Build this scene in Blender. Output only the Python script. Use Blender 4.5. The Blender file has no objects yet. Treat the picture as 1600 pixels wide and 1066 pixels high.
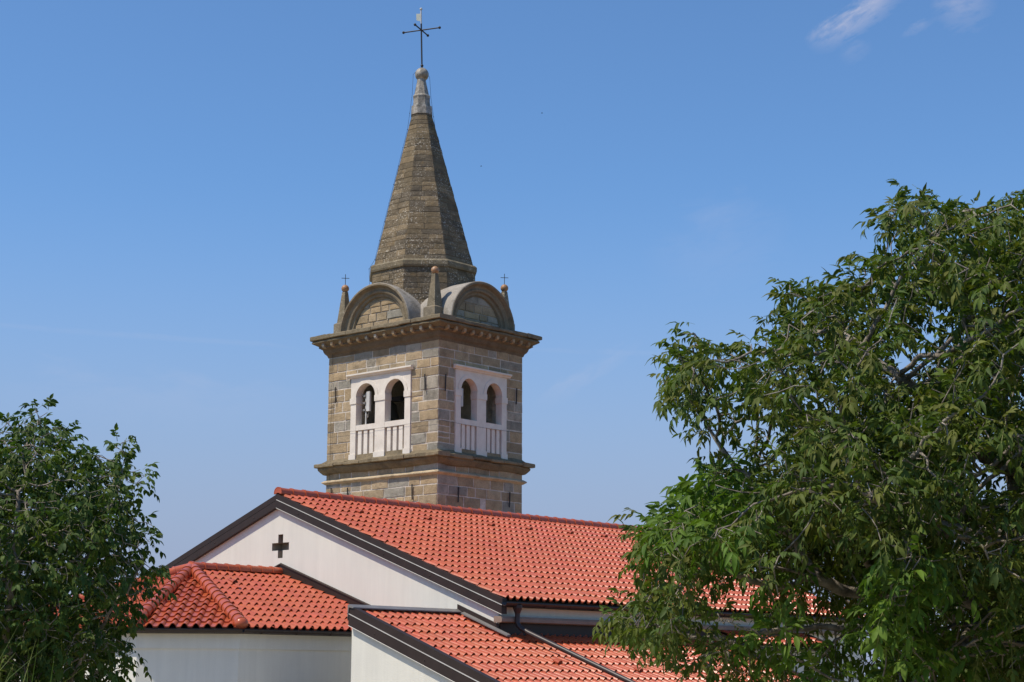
import bpy, bmesh, math, random
import numpy as np
from mathutils import Vector, Matrix, noise
random.seed(7); rng = np.random.default_rng(11)
R = math.radians
sc = bpy.context.scene
col = sc.collection

# ------------------------------------------------------------------ camera
FPX, PITCH, YAW, ROLL = 2699.4, .1908, .72507, .004
fw = np.array([math.cos(YAW)*math.cos(PITCH), math.sin(YAW)*math.cos(PITCH), math.sin(PITCH)])
r0 = np.array([math.sin(YAW), -math.cos(YAW), 0.]); u0 = np.cross(r0, fw)
CR = math.cos(ROLL)*r0+math.sin(ROLL)*u0; CU = -math.sin(ROLL)*r0+math.cos(ROLL)*u0
cam = bpy.data.cameras.new("camera"); co = bpy.data.objects.new("camera", cam); col.objects.link(co)
co.matrix_world = Matrix(((CR[0], CU[0], -fw[0], 0), (CR[1], CU[1], -fw[1], 0), (CR[2], CU[2], -fw[2], 0), (0, 0, 0, 1)))
cam.sensor_width = 36; cam.lens = FPX/1600*36; cam.clip_start = .2; cam.clip_end = 9000
sc.camera = co
def at(px, py, dist):                       # a point `dist` metres ahead of the viewer
    d = fw+(px-800)/FPX*CR-(py-533)/FPX*CU
    return d*dist
# ------------------------------------------------------------------ light
SUN = np.array([-1., .5, 1.81]); SUN /= np.linalg.norm(SUN)
EL = math.asin(SUN[2]); AZ = math.atan2(SUN[0], SUN[1])
world = bpy.data.worlds.new("World"); sc.world = world; world.use_nodes = True
nt = world.node_tree; nt.nodes.clear()
def N(t, typ, **kw):
    n = t.nodes.new(typ)
    for k, v in kw.items(): setattr(n, k, v)
    return n
sky = N(nt, 'ShaderNodeTexSky', sky_type='NISHITA', sun_disc=False, sun_elevation=EL, sun_rotation=AZ)
sky.altitude = 100; sky.air_density = 1.0; sky.dust_density = .5; sky.ozone_density = 10
bg = N(nt, 'ShaderNodeBackground'); bg.inputs['Strength'].default_value = .15
wo = N(nt, 'ShaderNodeOutputWorld')
tc = N(nt, 'ShaderNodeTexCoord')
def mth(t, op, a, b=None, c=None, clamp=False):
    n = N(t, 'ShaderNodeMath', operation=op, use_clamp=clamp)
    for i, v in enumerate((a, b, c)):
        if v is None: continue
        if isinstance(v, (int, float)): n.inputs[i].default_value = v
        else: t.links.new(v, n.inputs[i])
    return n.outputs[0]
def vdot(t, a, vec):
    n = N(t, 'ShaderNodeVectorMath', operation='DOT_PRODUCT'); t.links.new(a, n.inputs[0]); n.inputs[1].default_value = vec
    return n.outputs['Value']
def skydir(px, py):
    d = at(px, py, 1.); return d/np.linalg.norm(d)
G = tc.outputs['Generated']
def wisp(p0, p1, width, seed, amp, scale=26):
    """a thin streak of high cirrus between two sky directions"""
    a, b = skydir(*p0), skydir(*p1); m = (a+b)/2; m /= np.linalg.norm(m)
    t = (b-a)/np.linalg.norm(b-a); s = np.cross(m, t); h = np.linalg.norm(b-a)/2
    x = mth(nt, 'DIVIDE', vdot(nt, G, tuple(t)), float(h)); x = mth(nt, 'SUBTRACT', x, float(np.dot(m, t)/h))
    y = mth(nt, 'DIVIDE', vdot(nt, G, tuple(s)), float(width)); y = mth(nt, 'SUBTRACT', y, float(np.dot(m, s)/width))
    cb = N(nt, 'ShaderNodeCombineXYZ'); nt.links.new(mth(nt, 'MULTIPLY', vdot(nt, G, tuple(t)), scale), cb.inputs[0])
    nt.links.new(mth(nt, 'MULTIPLY', vdot(nt, G, tuple(s)), scale*2.6), cb.inputs[1]); cb.inputs[2].default_value = seed
    nz = N(nt, 'ShaderNodeTexNoise'); nz.inputs['Scale'].default_value = 2.0; nz.inputs['Detail'].default_value = 9
    nz.inputs['Roughness'].default_value = .62; nz.inputs['Distortion'].default_value = .35
    nt.links.new(cb.outputs[0], nz.inputs['Vector'])
    yy = mth(nt, 'ADD', y, mth(nt, 'MULTIPLY', mth(nt, 'SUBTRACT', nz.outputs[0], .5), 2.4))
    rr = mth(nt, 'ADD', mth(nt, 'MULTIPLY', x, x), mth(nt, 'MULTIPLY', yy, yy))
    f = mth(nt, 'SUBTRACT', 1., rr, clamp=True)
    f = mth(nt, 'POWER', f, 1.35)
    f = mth(nt, 'MULTIPLY', f, mth(nt, 'MULTIPLY_ADD', nz.outputs[0], 2.2, -.62, clamp=True))
    return mth(nt, 'MULTIPLY', f, amp)
parts = [wisp((1262, 78), (1420, -32), .010, 1.3, .80), wisp((1452, 22), (1560, -8), .016, 4.1, .36, 30),
         wisp((1310, 95), (1365, 70), .007, 7.7, .12, 40), wisp((1405, 60), (1465, 25), .0035, 2.2, .22, 40),
         wisp((-150, 497), (520, 548), .0022, 9.3, .11, 14), wisp((830, 640), (1010, 530), .007, 3.9, .16, 22),
         wisp((780, 545), (1120, 555), .002, 5.9, .10, 14), wisp((1000, 420), (1250, 350), .03, 6.4, .10, 14),
         wisp((-50, 600), (520, 640), .02, 8.4, .10, 14)]
f = parts[0]
for p in parts[1:]: f = mth(nt, 'ADD', f, p)
f = mth(nt, 'MINIMUM', f, .8)
# pale haze band towards the horizon
sxyz = N(nt, 'ShaderNodeSeparateXYZ'); nt.links.new(G, sxyz.inputs[0])
mr = N(nt, 'ShaderNodeMapRange', interpolation_type='SMOOTHSTEP'); nt.links.new(sxyz.outputs[2], mr.inputs[0])
for i, v in ((1, .29), (2, .02), (3, 0.), (4, .95)): mr.inputs[i].default_value = v
hz = N(nt, 'ShaderNodeMix', data_type='RGBA'); nt.links.new(mr.outputs[0], hz.inputs[0]); tn_ = N(nt, 'ShaderNodeMix', data_type='RGBA', blend_type='MULTIPLY'); tn_.inputs[0].default_value = 1; tn_.inputs[7].default_value = (.96, 1.035, 1.03, 1)
nt.links.new(sky.outputs[0], tn_.inputs[6]); nt.links.new(tn_.outputs[2], hz.inputs[6]); hz.inputs[7].default_value = (2.2, 2.58, 3.72, 1)
mx = N(nt, 'ShaderNodeMix', data_type='RGBA')
nt.links.new(f, mx.inputs[0]); nt.links.new(hz.outputs[2], mx.inputs[6]); mx.inputs[7].default_value = (4.3, 4.2, 4.9, 1)
nt.links.new(mx.outputs[2], bg.inputs['Color']); nt.links.new(bg.outputs[0], wo.inputs[0])
sl = bpy.data.lights.new("sun", 'SUN'); sl.energy = 4.5; sl.angle = R(.53); sl.color = (1, .89, .74)
so = bpy.data.objects.new("sun", sl); col.objects.link(so); so.location = (0, 0, 60)
so.rotation_euler = Vector(SUN).to_track_quat('Z', 'Y').to_euler()
sc.view_settings.view_transform = 'Standard'; sc.view_settings.look = 'None'
sc.view_settings.exposure = 0; sc.view_settings.gamma = 1
sc.render.engine = 'CYCLES'
sc.cycles.max_bounces = 8; sc.cycles.transparent_max_bounces = 4

# ------------------------------------------------------------------ materials
def mat(name, build):
    m = bpy.data.materials.new(name); m.use_nodes = True; t = m.node_tree
    b = t.nodes['Principled BSDF']; build(t, b); return m
def noi(t, scale, detail=5, rough=.55, vec=None, w=0):
    n = N(t, 'ShaderNodeTexNoise'); n.inputs['Scale'].default_value = scale; n.inputs['Detail'].default_value = detail
    n.inputs['Roughness'].default_value = rough
    if vec is None:
        g = N(t, 'ShaderNodeNewGeometry'); vec = g.outputs['Position']
    t.links.new(vec, n.inputs['Vector']); return n.outputs[0]
def ramp(t, fac, stops):
    r = N(t, 'ShaderNodeValToRGB'); e = r.color_ramp.elements
    while len(e) < len(stops): e.new(.5)
    for el, (p, c) in zip(e, stops):
        el.position = p; el.color = (*c, 1) if len(c) == 3 else c
    t.links.new(fac, r.inputs[0]); return r.outputs[0]
def mix(t, fac, a, b, mode='MIX'):
    m = N(t, 'ShaderNodeMix', data_type='RGBA', blend_type=mode)
    for i, v in ((0, fac), (6, a), (7, b)):
        if isinstance(v, (int, float)): m.inputs[i].default_value = v
        elif isinstance(v, tuple): m.inputs[i].default_value = (*v, 1)
        else: t.links.new(v, m.inputs[i])
    return m.outputs[2]
def bump(t, b, h, dist, strength=1.):
    n = N(t, 'ShaderNodeBump'); n.inputs['Distance'].default_value = dist; n.inputs['Strength'].default_value = strength
    t.links.new(h, n.inputs['Height']); t.links.new(n.outputs[0], b.inputs['Normal'])
def attr(t, name='tint'):
    a = N(t, 'ShaderNodeAttribute', attribute_name=name); return a.outputs['Color']
def g3(v): return (v, v, v)
def m_stone(t, b, dark=0., speck=0.):
    c = attr(t)
    v = ramp(t, noi(t, 2.6, 6, .65), [(.25, g3(.62)), (.5, g3(.98)), (.78, g3(1.25))])
    c = mix(t, 1., c, v, 'MULTIPLY')
    fine = ramp(t, noi(t, 22, 4, .7), [(.3, g3(.8)), (.7, g3(1.15))]); c = mix(t, 1., c, fine, 'MULTIPLY')
    lich = ramp(t, noi(t, 1.1, 7, .7), [(.56, g3(0)), (.70, g3(1))])
    c = mix(t, mth(t, 'MULTIPLY', lich, .48+dark), c, (.085, .075, .055))
    if speck:
        s = ramp(t, noi(t, 20, 3, .55), [(.585, g3(0)), (.625, g3(1))])
        z = ramp(t, noi(t, 1.3, 3, .5), [(.42, g3(0)), (.6, g3(1))])
        c = mix(t, mth(t, 'MULTIPLY', mth(t, 'MULTIPLY', s, z), speck), c, (.56, .51, .42))
        o = ramp(t, noi(t, 3.1, 4, .5), [(.62, g3(0)), (.72, g3(1))]); c = mix(t, mth(t, 'MULTIPLY', o, .35), c, (.26, .17, .07))
    t.links.new(c, b.inputs['Base Color']); b.inputs['Roughness'].default_value = .92
    b.inputs['Specular IOR Level'].default_value = .2
    h = mth(t, 'ADD', noi(t, 9, 6, .7), mth(t, 'MULTIPLY', noi(t, 38, 3, .6), .35)); bump(t, b, h, .035, .8)
M = {}
M['ashlar'] = mat('ashlar', lambda t, b: m_stone(t, b))
M['dark_stone'] = mat('dark_stone', lambda t, b: m_stone(t, b, .25, .0))
M['clean_ashlar'] = mat('clean_ashlar', lambda t, b: m_stone(t, b, -.4))
M['spire_stone'] = mat('spire_stone', lambda t, b: m_stone(t, b, .15, .75))
def m_white_stone(t, b):
    c = ramp(t, noi(t, 3., 6, .65), [(.3, (.66, .60, .52)), (.6, (.77, .71, .62)), (.8, (.82, .765, .67))])
    d = ramp(t, noi(t, 7., 7, .75), [(.60, g3(0)), (.78, g3(1))]); c = mix(t, mth(t, 'MULTIPLY', d, .32), c, (.25, .21, .17))
    t.links.new(c, b.inputs['Base Color']); b.inputs['Roughness'].default_value = .8; bump(t, b, noi(t, 25, 5, .7), .012, .6)
M['white_stone'] = mat('white_stone', m_white_stone)
def m_plaster(t, b):
    g = N(t, 'ShaderNodeNewGeometry')
    c = ramp(t, noi(t, .7, 6, .6), [(.3, (.70, .69, .62)), (.7, (.76, .75, .665))])
    mp = N(t, 'ShaderNodeMapping'); mp.inputs['Scale'].default_value = (3.5, 3.5, .25); t.links.new(g.outputs['Position'], mp.inputs[0])
    s = ramp(t, noi(t, 1.6, 5, .65, mp.outputs[0]), [(.35, g3(.935)), (.7, g3(1.01))]); c = mix(t, 1., c, s, 'MULTIPLY')
    t.links.new(c, b.inputs['Base Color']); b.inputs['Roughness'].default_value = .93; b.inputs['Specular IOR Level'].default_value = .2
    bump(t, b, noi(t, 55, 4, .7), .006, .7)
M['plaster'] = mat('plaster', m_plaster)
def m_tile(t, b):
    c = attr(t)
    v = ramp(t, noi(t, 5., 5, .6), [(.3, g3(.86)), (.7, g3(1.08))]); c = mix(t, 1., c, v, 'MULTIPLY')
    d = ramp(t, noi(t, 1.7, 7, .7), [(.60, g3(0)), (.8, g3(1))]); c = mix(t, mth(t, 'MULTIPLY', d, .22), c, (.22, .12, .09))
    t.links.new(c, b.inputs['Base Color'])
    rr = ramp(t, noi(t, 9, 4, .6), [(.3, g3(.20)), (.7, g3(.32))]); t.links.new(rr, b.inputs['Roughness'])
    b.inputs['Specular IOR Level'].default_value = .40; bump(t, b, noi(t, 60, 3, .6), .002, .5)
M['tile'] = mat('clay_tile', m_tile)
def m_metal(c, ro, sp=.5):
    def f(t, b):
        v = ramp(t, noi(t, 3., 5, .6), [(.3, tuple(x*.85 for x in c)), (.7, tuple(x*1.15 for x in c))])
        t.links.new(v, b.inputs['Base Color']); b.inputs['Roughness'].default_value = ro; b.inputs['Specular IOR Level'].default_value = sp
    return f
M['brown_metal'] = mat('brown_metal', m_metal((.036, .024, .019), .48, .3))
M['pipe_metal'] = mat('pipe_metal', m_metal((.038, .028, .025), .42, .4))
M['grey_metal'] = mat('grey_metal', m_metal((.20, .19, .18), .4))
M['glint_metal'] = mat('glint_metal', m_metal((.36, .35, .33), .45))
M['iron'] = mat('iron', m_metal((.022, .020, .019), .6))
M['dark'] = mat('dark_inside', m_metal((.025, .022, .02), .9, .1))
M['rust_ball'] = mat('lichen_ball', lambda t, b: (t.links.new(ramp(t, noi(t, 9, 5, .6), [(.35, (.28, .20, .13)), (.55, (.36, .17, .06)), (.7, (.45, .42, .36))]), b.inputs['Base Color'])))
M['grey_stone'] = mat('grey_stone', lambda t, b: (t.links.new(ramp(t, noi(t, 7, 6, .7), [(.35, (.15, .135, .105)), (.52, (.30, .27, .22)), (.7, (.50, .47, .42))]), b.inputs['Base Color']), bump(t, b, noi(t, 20, 5, .7), .012, .6)))
M['white_paint'] = mat('white_paint', m_metal((.55, .54, .51), .5))
M['bronze'] = mat('bronze', m_metal((.06, .055, .04), .45))
def m_bark(t, b):
    g = N(t, 'ShaderNodeNewGeometry')
    c = ramp(t, noi(t, 9, 7, .7), [(.3, (.08, .068, .055)), (.48, (.25, .22, .185)), (.68, (.46, .42, .36))])
    t.links.new(c, b.inputs['Base Color']); b.inputs['Roughness'].default_value = .95; b.inputs['Specular IOR Level'].default_value = .15
    bump(t, b, noi(t, 28, 6, .75), .02, 1.)
M['bark'] = mat('bark', m_bark)
def m_leaf(t, b):
    c = attr(t); o = t.nodes['Material Output']
    v = ramp(t, noi(t, 30, 2, .5), [(.3, g3(.86)), (.7, g3(1.12))]); c = mix(t, 1., c, v, 'MULTIPLY')
    t.links.new(c, b.inputs['Base Color']); b.inputs['Roughness'].default_value = .60; b.inputs['Specular IOR Level'].default_value = .18
    tr = N(t, 'ShaderNodeBsdfTranslucent'); t.links.new(mix(t, 1., c, (1.5, 1.75, .55), 'MULTIPLY'), tr.inputs[0])
    ms = N(t, 'ShaderNodeMixShader'); ms.inputs[0].default_value = .24
    t.links.new(b.outputs[0], ms.inputs[1]); t.links.new(tr.outputs[0], ms.inputs[2]); t.links.new(ms.outputs[0], o.inputs[0])
M['leaf'] = mat('leaf', m_leaf)
def m_ground(t, b):
    c = ramp(t, noi(t, .35, 8, .65), [(.3, (.26, .22, .13)), (.55, (.40, .33, .22)), (.75, (.48, .40, .28))])
    g = N(t, 'ShaderNodeNewGeometry'); d = N(t, 'ShaderNodeVectorMath', operation='DISTANCE'); t.links.new(g.outputs['Position'], d.inputs[0]); d.inputs[1].default_value = (32, 28, -5.2)
    far = mth(t, 'ADD', d.outputs['Value'], mth(t, 'MULTIPLY', noi(t, .15, 5, .6), 14)); far = mth(t, 'MULTIPLY_ADD', far, .3, -12.5, clamp=True)   # unseen pale gravel added round the church to bounce warm light, meadow beyond
    gr = ramp(t, noi(t, .22, 8, .7), [(.3, (.05, .075, .02)), (.55, (.085, .11, .032)), (.75, (.17, .15, .07))]); c = mix(t, far, c, gr)
    t.links.new(c, b.inputs['Base Color']); b.inputs['Roughness'].default_value = 1; bump(t, b, noi(t, 6, 6, .7), .08, .7)
M['ground'] = mat('ground', m_ground)
M['black'] = mat('bird_black', m_metal((.02, .02, .022), .7))

# ------------------------------------------------------------------ helpers
class MB:
    """collects faces of one mesh"""
    def __init__(s): s.v = []; s.f = []; s.c = []; s.n = 0; s.smooth = []
    def add(s, v, f, c=(.3, .3, .3), smooth=False):
        v = [tuple(map(float, p)) for p in v]
        s.v += v; s.f += [tuple(i+s.n for i in q) for q in f]; s.smooth += [smooth]*len(f)
        s.c += ([c]*len(v) if len(np.shape(c)) == 1 else [tuple(x) for x in c]); s.n += len(v)
    def box(s, a, b, c=(.3, .3, .3)):
        (x0, y0, z0), (x1, y1, z1) = a, b
        s.add([(x0, y0, z0), (x1, y0, z0), (x1, y1, z0), (x0, y1, z0), (x0, y0, z1), (x1, y0, z1), (x1, y1, z1), (x0, y1, z1)],
              [(3, 2, 1, 0), (4, 5, 6, 7), (0, 1, 5, 4), (1, 2, 6, 5), (2, 3, 7, 6), (3, 0, 4, 7)], c)
    def tube(s, pts, rad, seg=8, c=(.3, .3, .3), cap=True):
        pts = [np.array(p, float) for p in pts]; n = len(pts)
        rad = [rad]*n if np.isscalar(rad) else rad
        vs = []; t0 = None; a = None
        for i, p in enumerate(pts):
            t = pts[min(i+1, n-1)]-pts[max(i-1, 0)]; t /= np.linalg.norm(t)+1e-9
            if a is None:
                a = np.cross(t, (0, 0, 1) if abs(t[2]) < .9 else (1, 0, 0))
            a = a-t*np.dot(a, t); a /= np.linalg.norm(a)+1e-9; b = np.cross(t, a)
            for k in range(seg):
                w = 2*math.pi*k/seg; vs.append(p+rad[i]*(math.cos(w)*a+math.sin(w)*b))
        fs = [(i*seg+k, i*seg+(k+1) % seg, (i+1)*seg+(k+1) % seg, (i+1)*seg+k) for i in range(n-1) for k in range(seg)]
        s.add(vs, fs, c, True)
        if cap: s.add(vs[:seg], [tuple(range(seg))[::-1]], c); s.add(vs[-seg:], [tuple(range(seg))], c)
    def ball(s, p, r, seg=14, rings=9, c=(.3, .3, .3), sq=1.):
        vs = []; fs = []
        for i in range(rings+1):
            a = math.pi*i/rings
            for k in range(seg):
                w = 2*math.pi*k/seg; vs.append((p[0]+r*math.sin(a)*math.cos(w), p[1]+r*math.sin(a)*math.sin(w), p[2]+r*sq*math.cos(a)))
        for i in range(rings):
            for k in range(seg): fs.append((i*seg+k, (i+1)*seg+k, (i+1)*seg+(k+1) % seg, i*seg+(k+1) % seg))
        s.add(vs, fs, c, True)
    def loft(s, loops, c=(.3, .3, .3), caps=True, smooth=False):
        n = len(loops[0]); vs = [p for l in loops for p in l]
        fs = [(i*n+k, i*n+(k+1) % n, (i+1)*n+(k+1) % n, (i+1)*n+k) for i in range(len(loops)-1) for k in range(n)]
        s.add(vs, fs, c, smooth)
        if caps: s.add(loops[0], [tuple(range(n))[::-1]], c); s.add(loops[-1], [tuple(range(n))], c)
    def prism(s, poly, ax, a, b, c=(.3, .3, .3)):
        """polygon given in the two other axes, extruded along axis ax from a to b"""
        def P(q, w):
            q = list(q); q.insert(ax, w); return q
        s.loft([[P(q, a) for q in poly], [P(q, b) for q in poly]], c)
    def block(s, O, ex, ey, n, poly, proud, c, inset=.014, deep=.04):
        O, ex, ey, n = (np.array(k, float) for k in (O, ex, ey, n))
        P = np.array(poly, float); ctr = P.mean(0)
        d = P-ctr; L = np.linalg.norm(d, axis=1, keepdims=True); Q = P-d/np.maximum(L, 1e-6)*np.minimum(inset, L*.4)*1.4
        def T(p, h): return [O+ex*x+ey*y+n*h for x, y in p]
        k = len(P); vs = T(P, -deep)+T(P, proud-inset)+T(Q, proud)+T([ctr], proud+random.uniform(-.004, .012))
        fs = [(i, (i+1) % k, k+(i+1) % k, k+i) for i in range(k)]+[(k+i, k+(i+1) % k, 2*k+(i+1) % k, 2*k+i) for i in range(k)]
        fs += [(2*k+i, 2*k+(i+1) % k, 3*k) for i in range(k)]
        s.add(vs, fs, c)
    def build(s, name, m, parent=None):
        me = bpy.data.meshes.new(name)
        me.from_pydata(s.v, [], s.f); me.update()
        me.polygons.foreach_set('use_smooth', s.smooth)
        ca = me.color_attributes.new('tint', 'FLOAT_COLOR', 'POINT')
        a = np.ones((len(s.v), 4), np.float32); a[:, :3] = np.array(s.c, np.float32); ca.data.foreach_set('color', a.ravel())
        return link(name, me, m, parent)
def link(name, me, m, parent):
    me.materials.append(m)
    o = bpy.data.objects.new(name, me); col.objects.link(o)
    if parent is not None:
        o.parent = parent; p = parent; off = Vector()
        while p is not None: off += p.location; p = p.parent
        o.location = -off if not isinstance(parent.data, bpy.types.Mesh) else Vector()
        if isinstance(parent.data, bpy.types.Mesh): o.location = (0, 0, 0)
    return o
def fix(mb_obj):
    bm = bmesh.new(); bm.from_mesh(mb_obj.data); bmesh.ops.recalc_face_normals(bm, faces=bm.faces); bm.to_mesh(mb_obj.data); bm.free(); return mb_obj
def thing(name, label, cat, loc, group=None):
    o = bpy.data.objects.new(name, None); col.objects.link(o); o.location = loc; o.empty_display_size = .3
    return tag(o, label, cat, group)
def tag(o, label=None, cat=None, group=None, kind=None):
    for k, v in (('label', label), ('category', cat), ('group', group), ('kind', kind)):
        if v: o[k] = v
    return o
def np_mesh(name, V, F, C, m, parent, smooth=True):
    """big quad mesh from arrays"""
    me = bpy.data.meshes.new(name); nv, nf = len(V), len(F)
    me.vertices.add(nv); me.vertices.foreach_set('co', V.astype(np.float32).ravel())
    me.loops.add(nf*4); me.loops.foreach_set('vertex_index', F.astype(np.int32).ravel())
    me.polygons.add(nf); me.polygons.foreach_set('loop_start', np.arange(nf, dtype=np.int32)*4)
    try: me.polygons.foreach_set('loop_total', np.full(nf, 4, np.int32))
    except Exception: pass
    me.update(calc_edges=True)
    me.polygons.foreach_set('use_smooth', np.full(nf, smooth))
    ca = me.color_attributes.new('tint', 'FLOAT_COLOR', 'POINT')
    a = np.ones((nv, 4), np.float32); a[:, :3] = C; ca.data.foreach_set('color', a.ravel())
    me.validate(); return link(name, me, m, parent)
GZ = -5.2

# ------------------------------------------------------------------ ground (structure)
def ground_z(x, y):
    rt = x*r0[0]+y*r0[1]; fd = x*math.cos(YAW)+y*math.sin(YAW)
    s = min(max((fd-6)/20, 0), 1); s = s*s*(3-2*s)
    z = -1.65*(1-s)+GZ*s
    z += 1.25*math.exp(-((rt+2.6)/1.5)**2-((fd-8.2)/2.2)**2)
    return z+.05*noise.noise((x*.5, y*.5, 0))
mb = MB()
xs = sorted(set([-4000, -1500, -600, -250, -120, -60, -40]+list(np.linspace(-24, 80, 92))+[110, 200, 400, 900, 2000, 5000]))
vs = [(x, y, ground_z(x, y)) for x in xs for y in xs]; n = len(xs)
mb.add(vs, [(i*n+j, (i+1)*n+j, (i+1)*n+j+1, i*n+j+1) for i in range(n-1) for j in range(n-1)], (.1, .1, .05), True)
tag(mb.build('ground', M['ground']), kind='structure')

# ------------------------------------------------------------------ roof tiles
TILE = (.465, .104, .044)
def tiles(name, O, a, b, ncol, nrow, parent, per=.22, row=.36, planes=(), samp=14):
    """S-shaped clay tiles: O eave corner, a along the eave, b up the slope"""
    O, a, b = (np.array(k, float) for k in (O, a, b)); a /= np.linalg.norm(a); b /= np.linalg.norm(b)
    nn = np.cross(a, b); nn = nn if nn[2] > 0 else -nn
    t = np.linspace(0, 1, samp); p = np.where(t < .56, np.sin(np.pi*np.clip(t/.56, 0, 1))**.8, -.20*np.sin(np.pi*np.clip((t-.56)/.44, 0, 1))**.6)
    V = []; F = []; C = []; k0 = 0
    for r in range(nrow):
        for q in range(ncol):
            j = rng.normal(0, 1, 4); dx = q*per+j[0]*.002; dy = r*row+j[1]*.004; dz = j[2]*.0018; tw = j[3]*.0025
            x = dx+t*per*1.01; hf = .044+.058*p+dz+tw*(t-.5)*2; hr = .010+.046*p+dz
            lip = np.clip(.017+.018*(1-np.clip(p, 0, 1)*1.3), .015, .04)
            top_f = O+np.outer(x, a)+b*dy+np.outer(hf, nn); top_r = O+np.outer(x, a)+b*(dy+row+.05)+np.outer(hr, nn)
            low = O+np.outer(x, a)+b*(dy+.004)+np.outer(hf-lip, nn)
            V += [top_f, top_r, top_f, low]
            i = np.arange(samp-1); f1 = np.stack([k0+i, k0+i+1, k0+samp+i+1, k0+samp+i], 1)
            f2 = np.stack([k0+3*samp+i, k0+3*samp+i+1, k0+2*samp+i+1, k0+2*samp+i], 1)
            F += [f1, f2]; k0 += 4*samp
            c = np.array(TILE)*(1+rng.normal(0, .055))*np.array([1, 1+rng.normal(0, .05), 1+rng.normal(0, .06)])
            C.append(np.tile(c, (4*samp, 1)))
    # boarding below the tiles
    w, h = ncol*per, nrow*row
    V.append(np.array([O-nn*.012, O+a*w-nn*.012, O+a*w+b*h-nn*.012, O+b*h-nn*.012])); F.append(np.array([[k0, k0+1, k0+2, k0+3]])); C.append(np.full((4, 3), .03))
    o = np_mesh(name, np.vstack(V), np.vstack(F), np.vstack(C), M['tile'], parent)
    bm = bmesh.new(); bm.from_mesh(o.data)
    for pc, pn in planes:
        bmesh.ops.bisect_plane(bm, geom=bm.verts[:]+bm.edges[:]+bm.faces[:], plane_co=pc, plane_no=pn, clear_outer=True)
    bm.to_mesh(o.data); bm.free()
    return o
def caps(name, p0, p1, parent, r=.12, step=.36, end_ball=False, start_disc=False):
    """a line of overlapping half-round ridge tiles running from p0 (low) to p1"""
    p0, p1 = np.array(p0, float), np.array(p1, float); d = p1-p0; L = np.linalg.norm(d); d /= L
    sd = np.cross(d, (0, 0, 1)); sd /= np.linalg.norm(sd); up = np.cross(sd, d)
    mb = MB(); n = max(1, int(round(L/step))); st = L/n
    for i in range(n):
        c = tuple(np.array(TILE)*(1+random.gauss(0, .05))*.97)
        def ring(s, rr, a0=-.25):
            return [p0+d*s+rr*(math.cos(w)*sd+math.sin(w)*up) for w in np.linspace(a0, math.pi-a0, 15)]
        s0, s1 = i*st, (i+1)*st+.05
        a1, a2, a3, a4 = ring(s0, r*1.08), ring(s0+.05, r*1.08), ring(s0+.055, r*1.0), ring(s1, r*.9)
        inner = ring(s0, r*.92)
        for A, B in ((inner, a1), (a1, a2), (a2, a3), (a3, a4)):
            mb.add(A+B, [(k, k+1, 15+k+1, 15+k) for k in range(14)], c, True)
    if end_ball:
        mb.ball(p0+d*.02, r*1.1, 20, 10, TILE, .9)
    if start_disc:
        mb.add([p0+d*.004]+[p0+d*.004+r*1.04*(math.cos(w)*sd+math.sin(w)*up) for w in np.linspace(-.3, math.pi+.3, 17)], [(0, k+1, k+2) for k in range(16)], TILE)
    return mb.build(name, M['tile'], parent)
def pipe(name, pts, r, m, parent, seg=12):
    mb = MB(); mb.tube(pts, r, seg, (.05, .04, .04)); return mb.build(name, m, parent)

# ================================================================== CHURCH
U0 = 26.47                                   # plane of the nave gable wall
VAP, ZAP = 30.66, 4.10                       # ridge of the nave
SL = .366
church = thing('church', 'white plastered church with red clay tiled nave, apse and side aisle roofs', 'church', (30, 28, GZ))
UE = 40.9
VS = 23.79; VN = 2*VAP-VS                    # side walls of the nave
def zr(v): return ZAP-.05-SL*abs(v-VAP)      # underside of the roof
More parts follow.
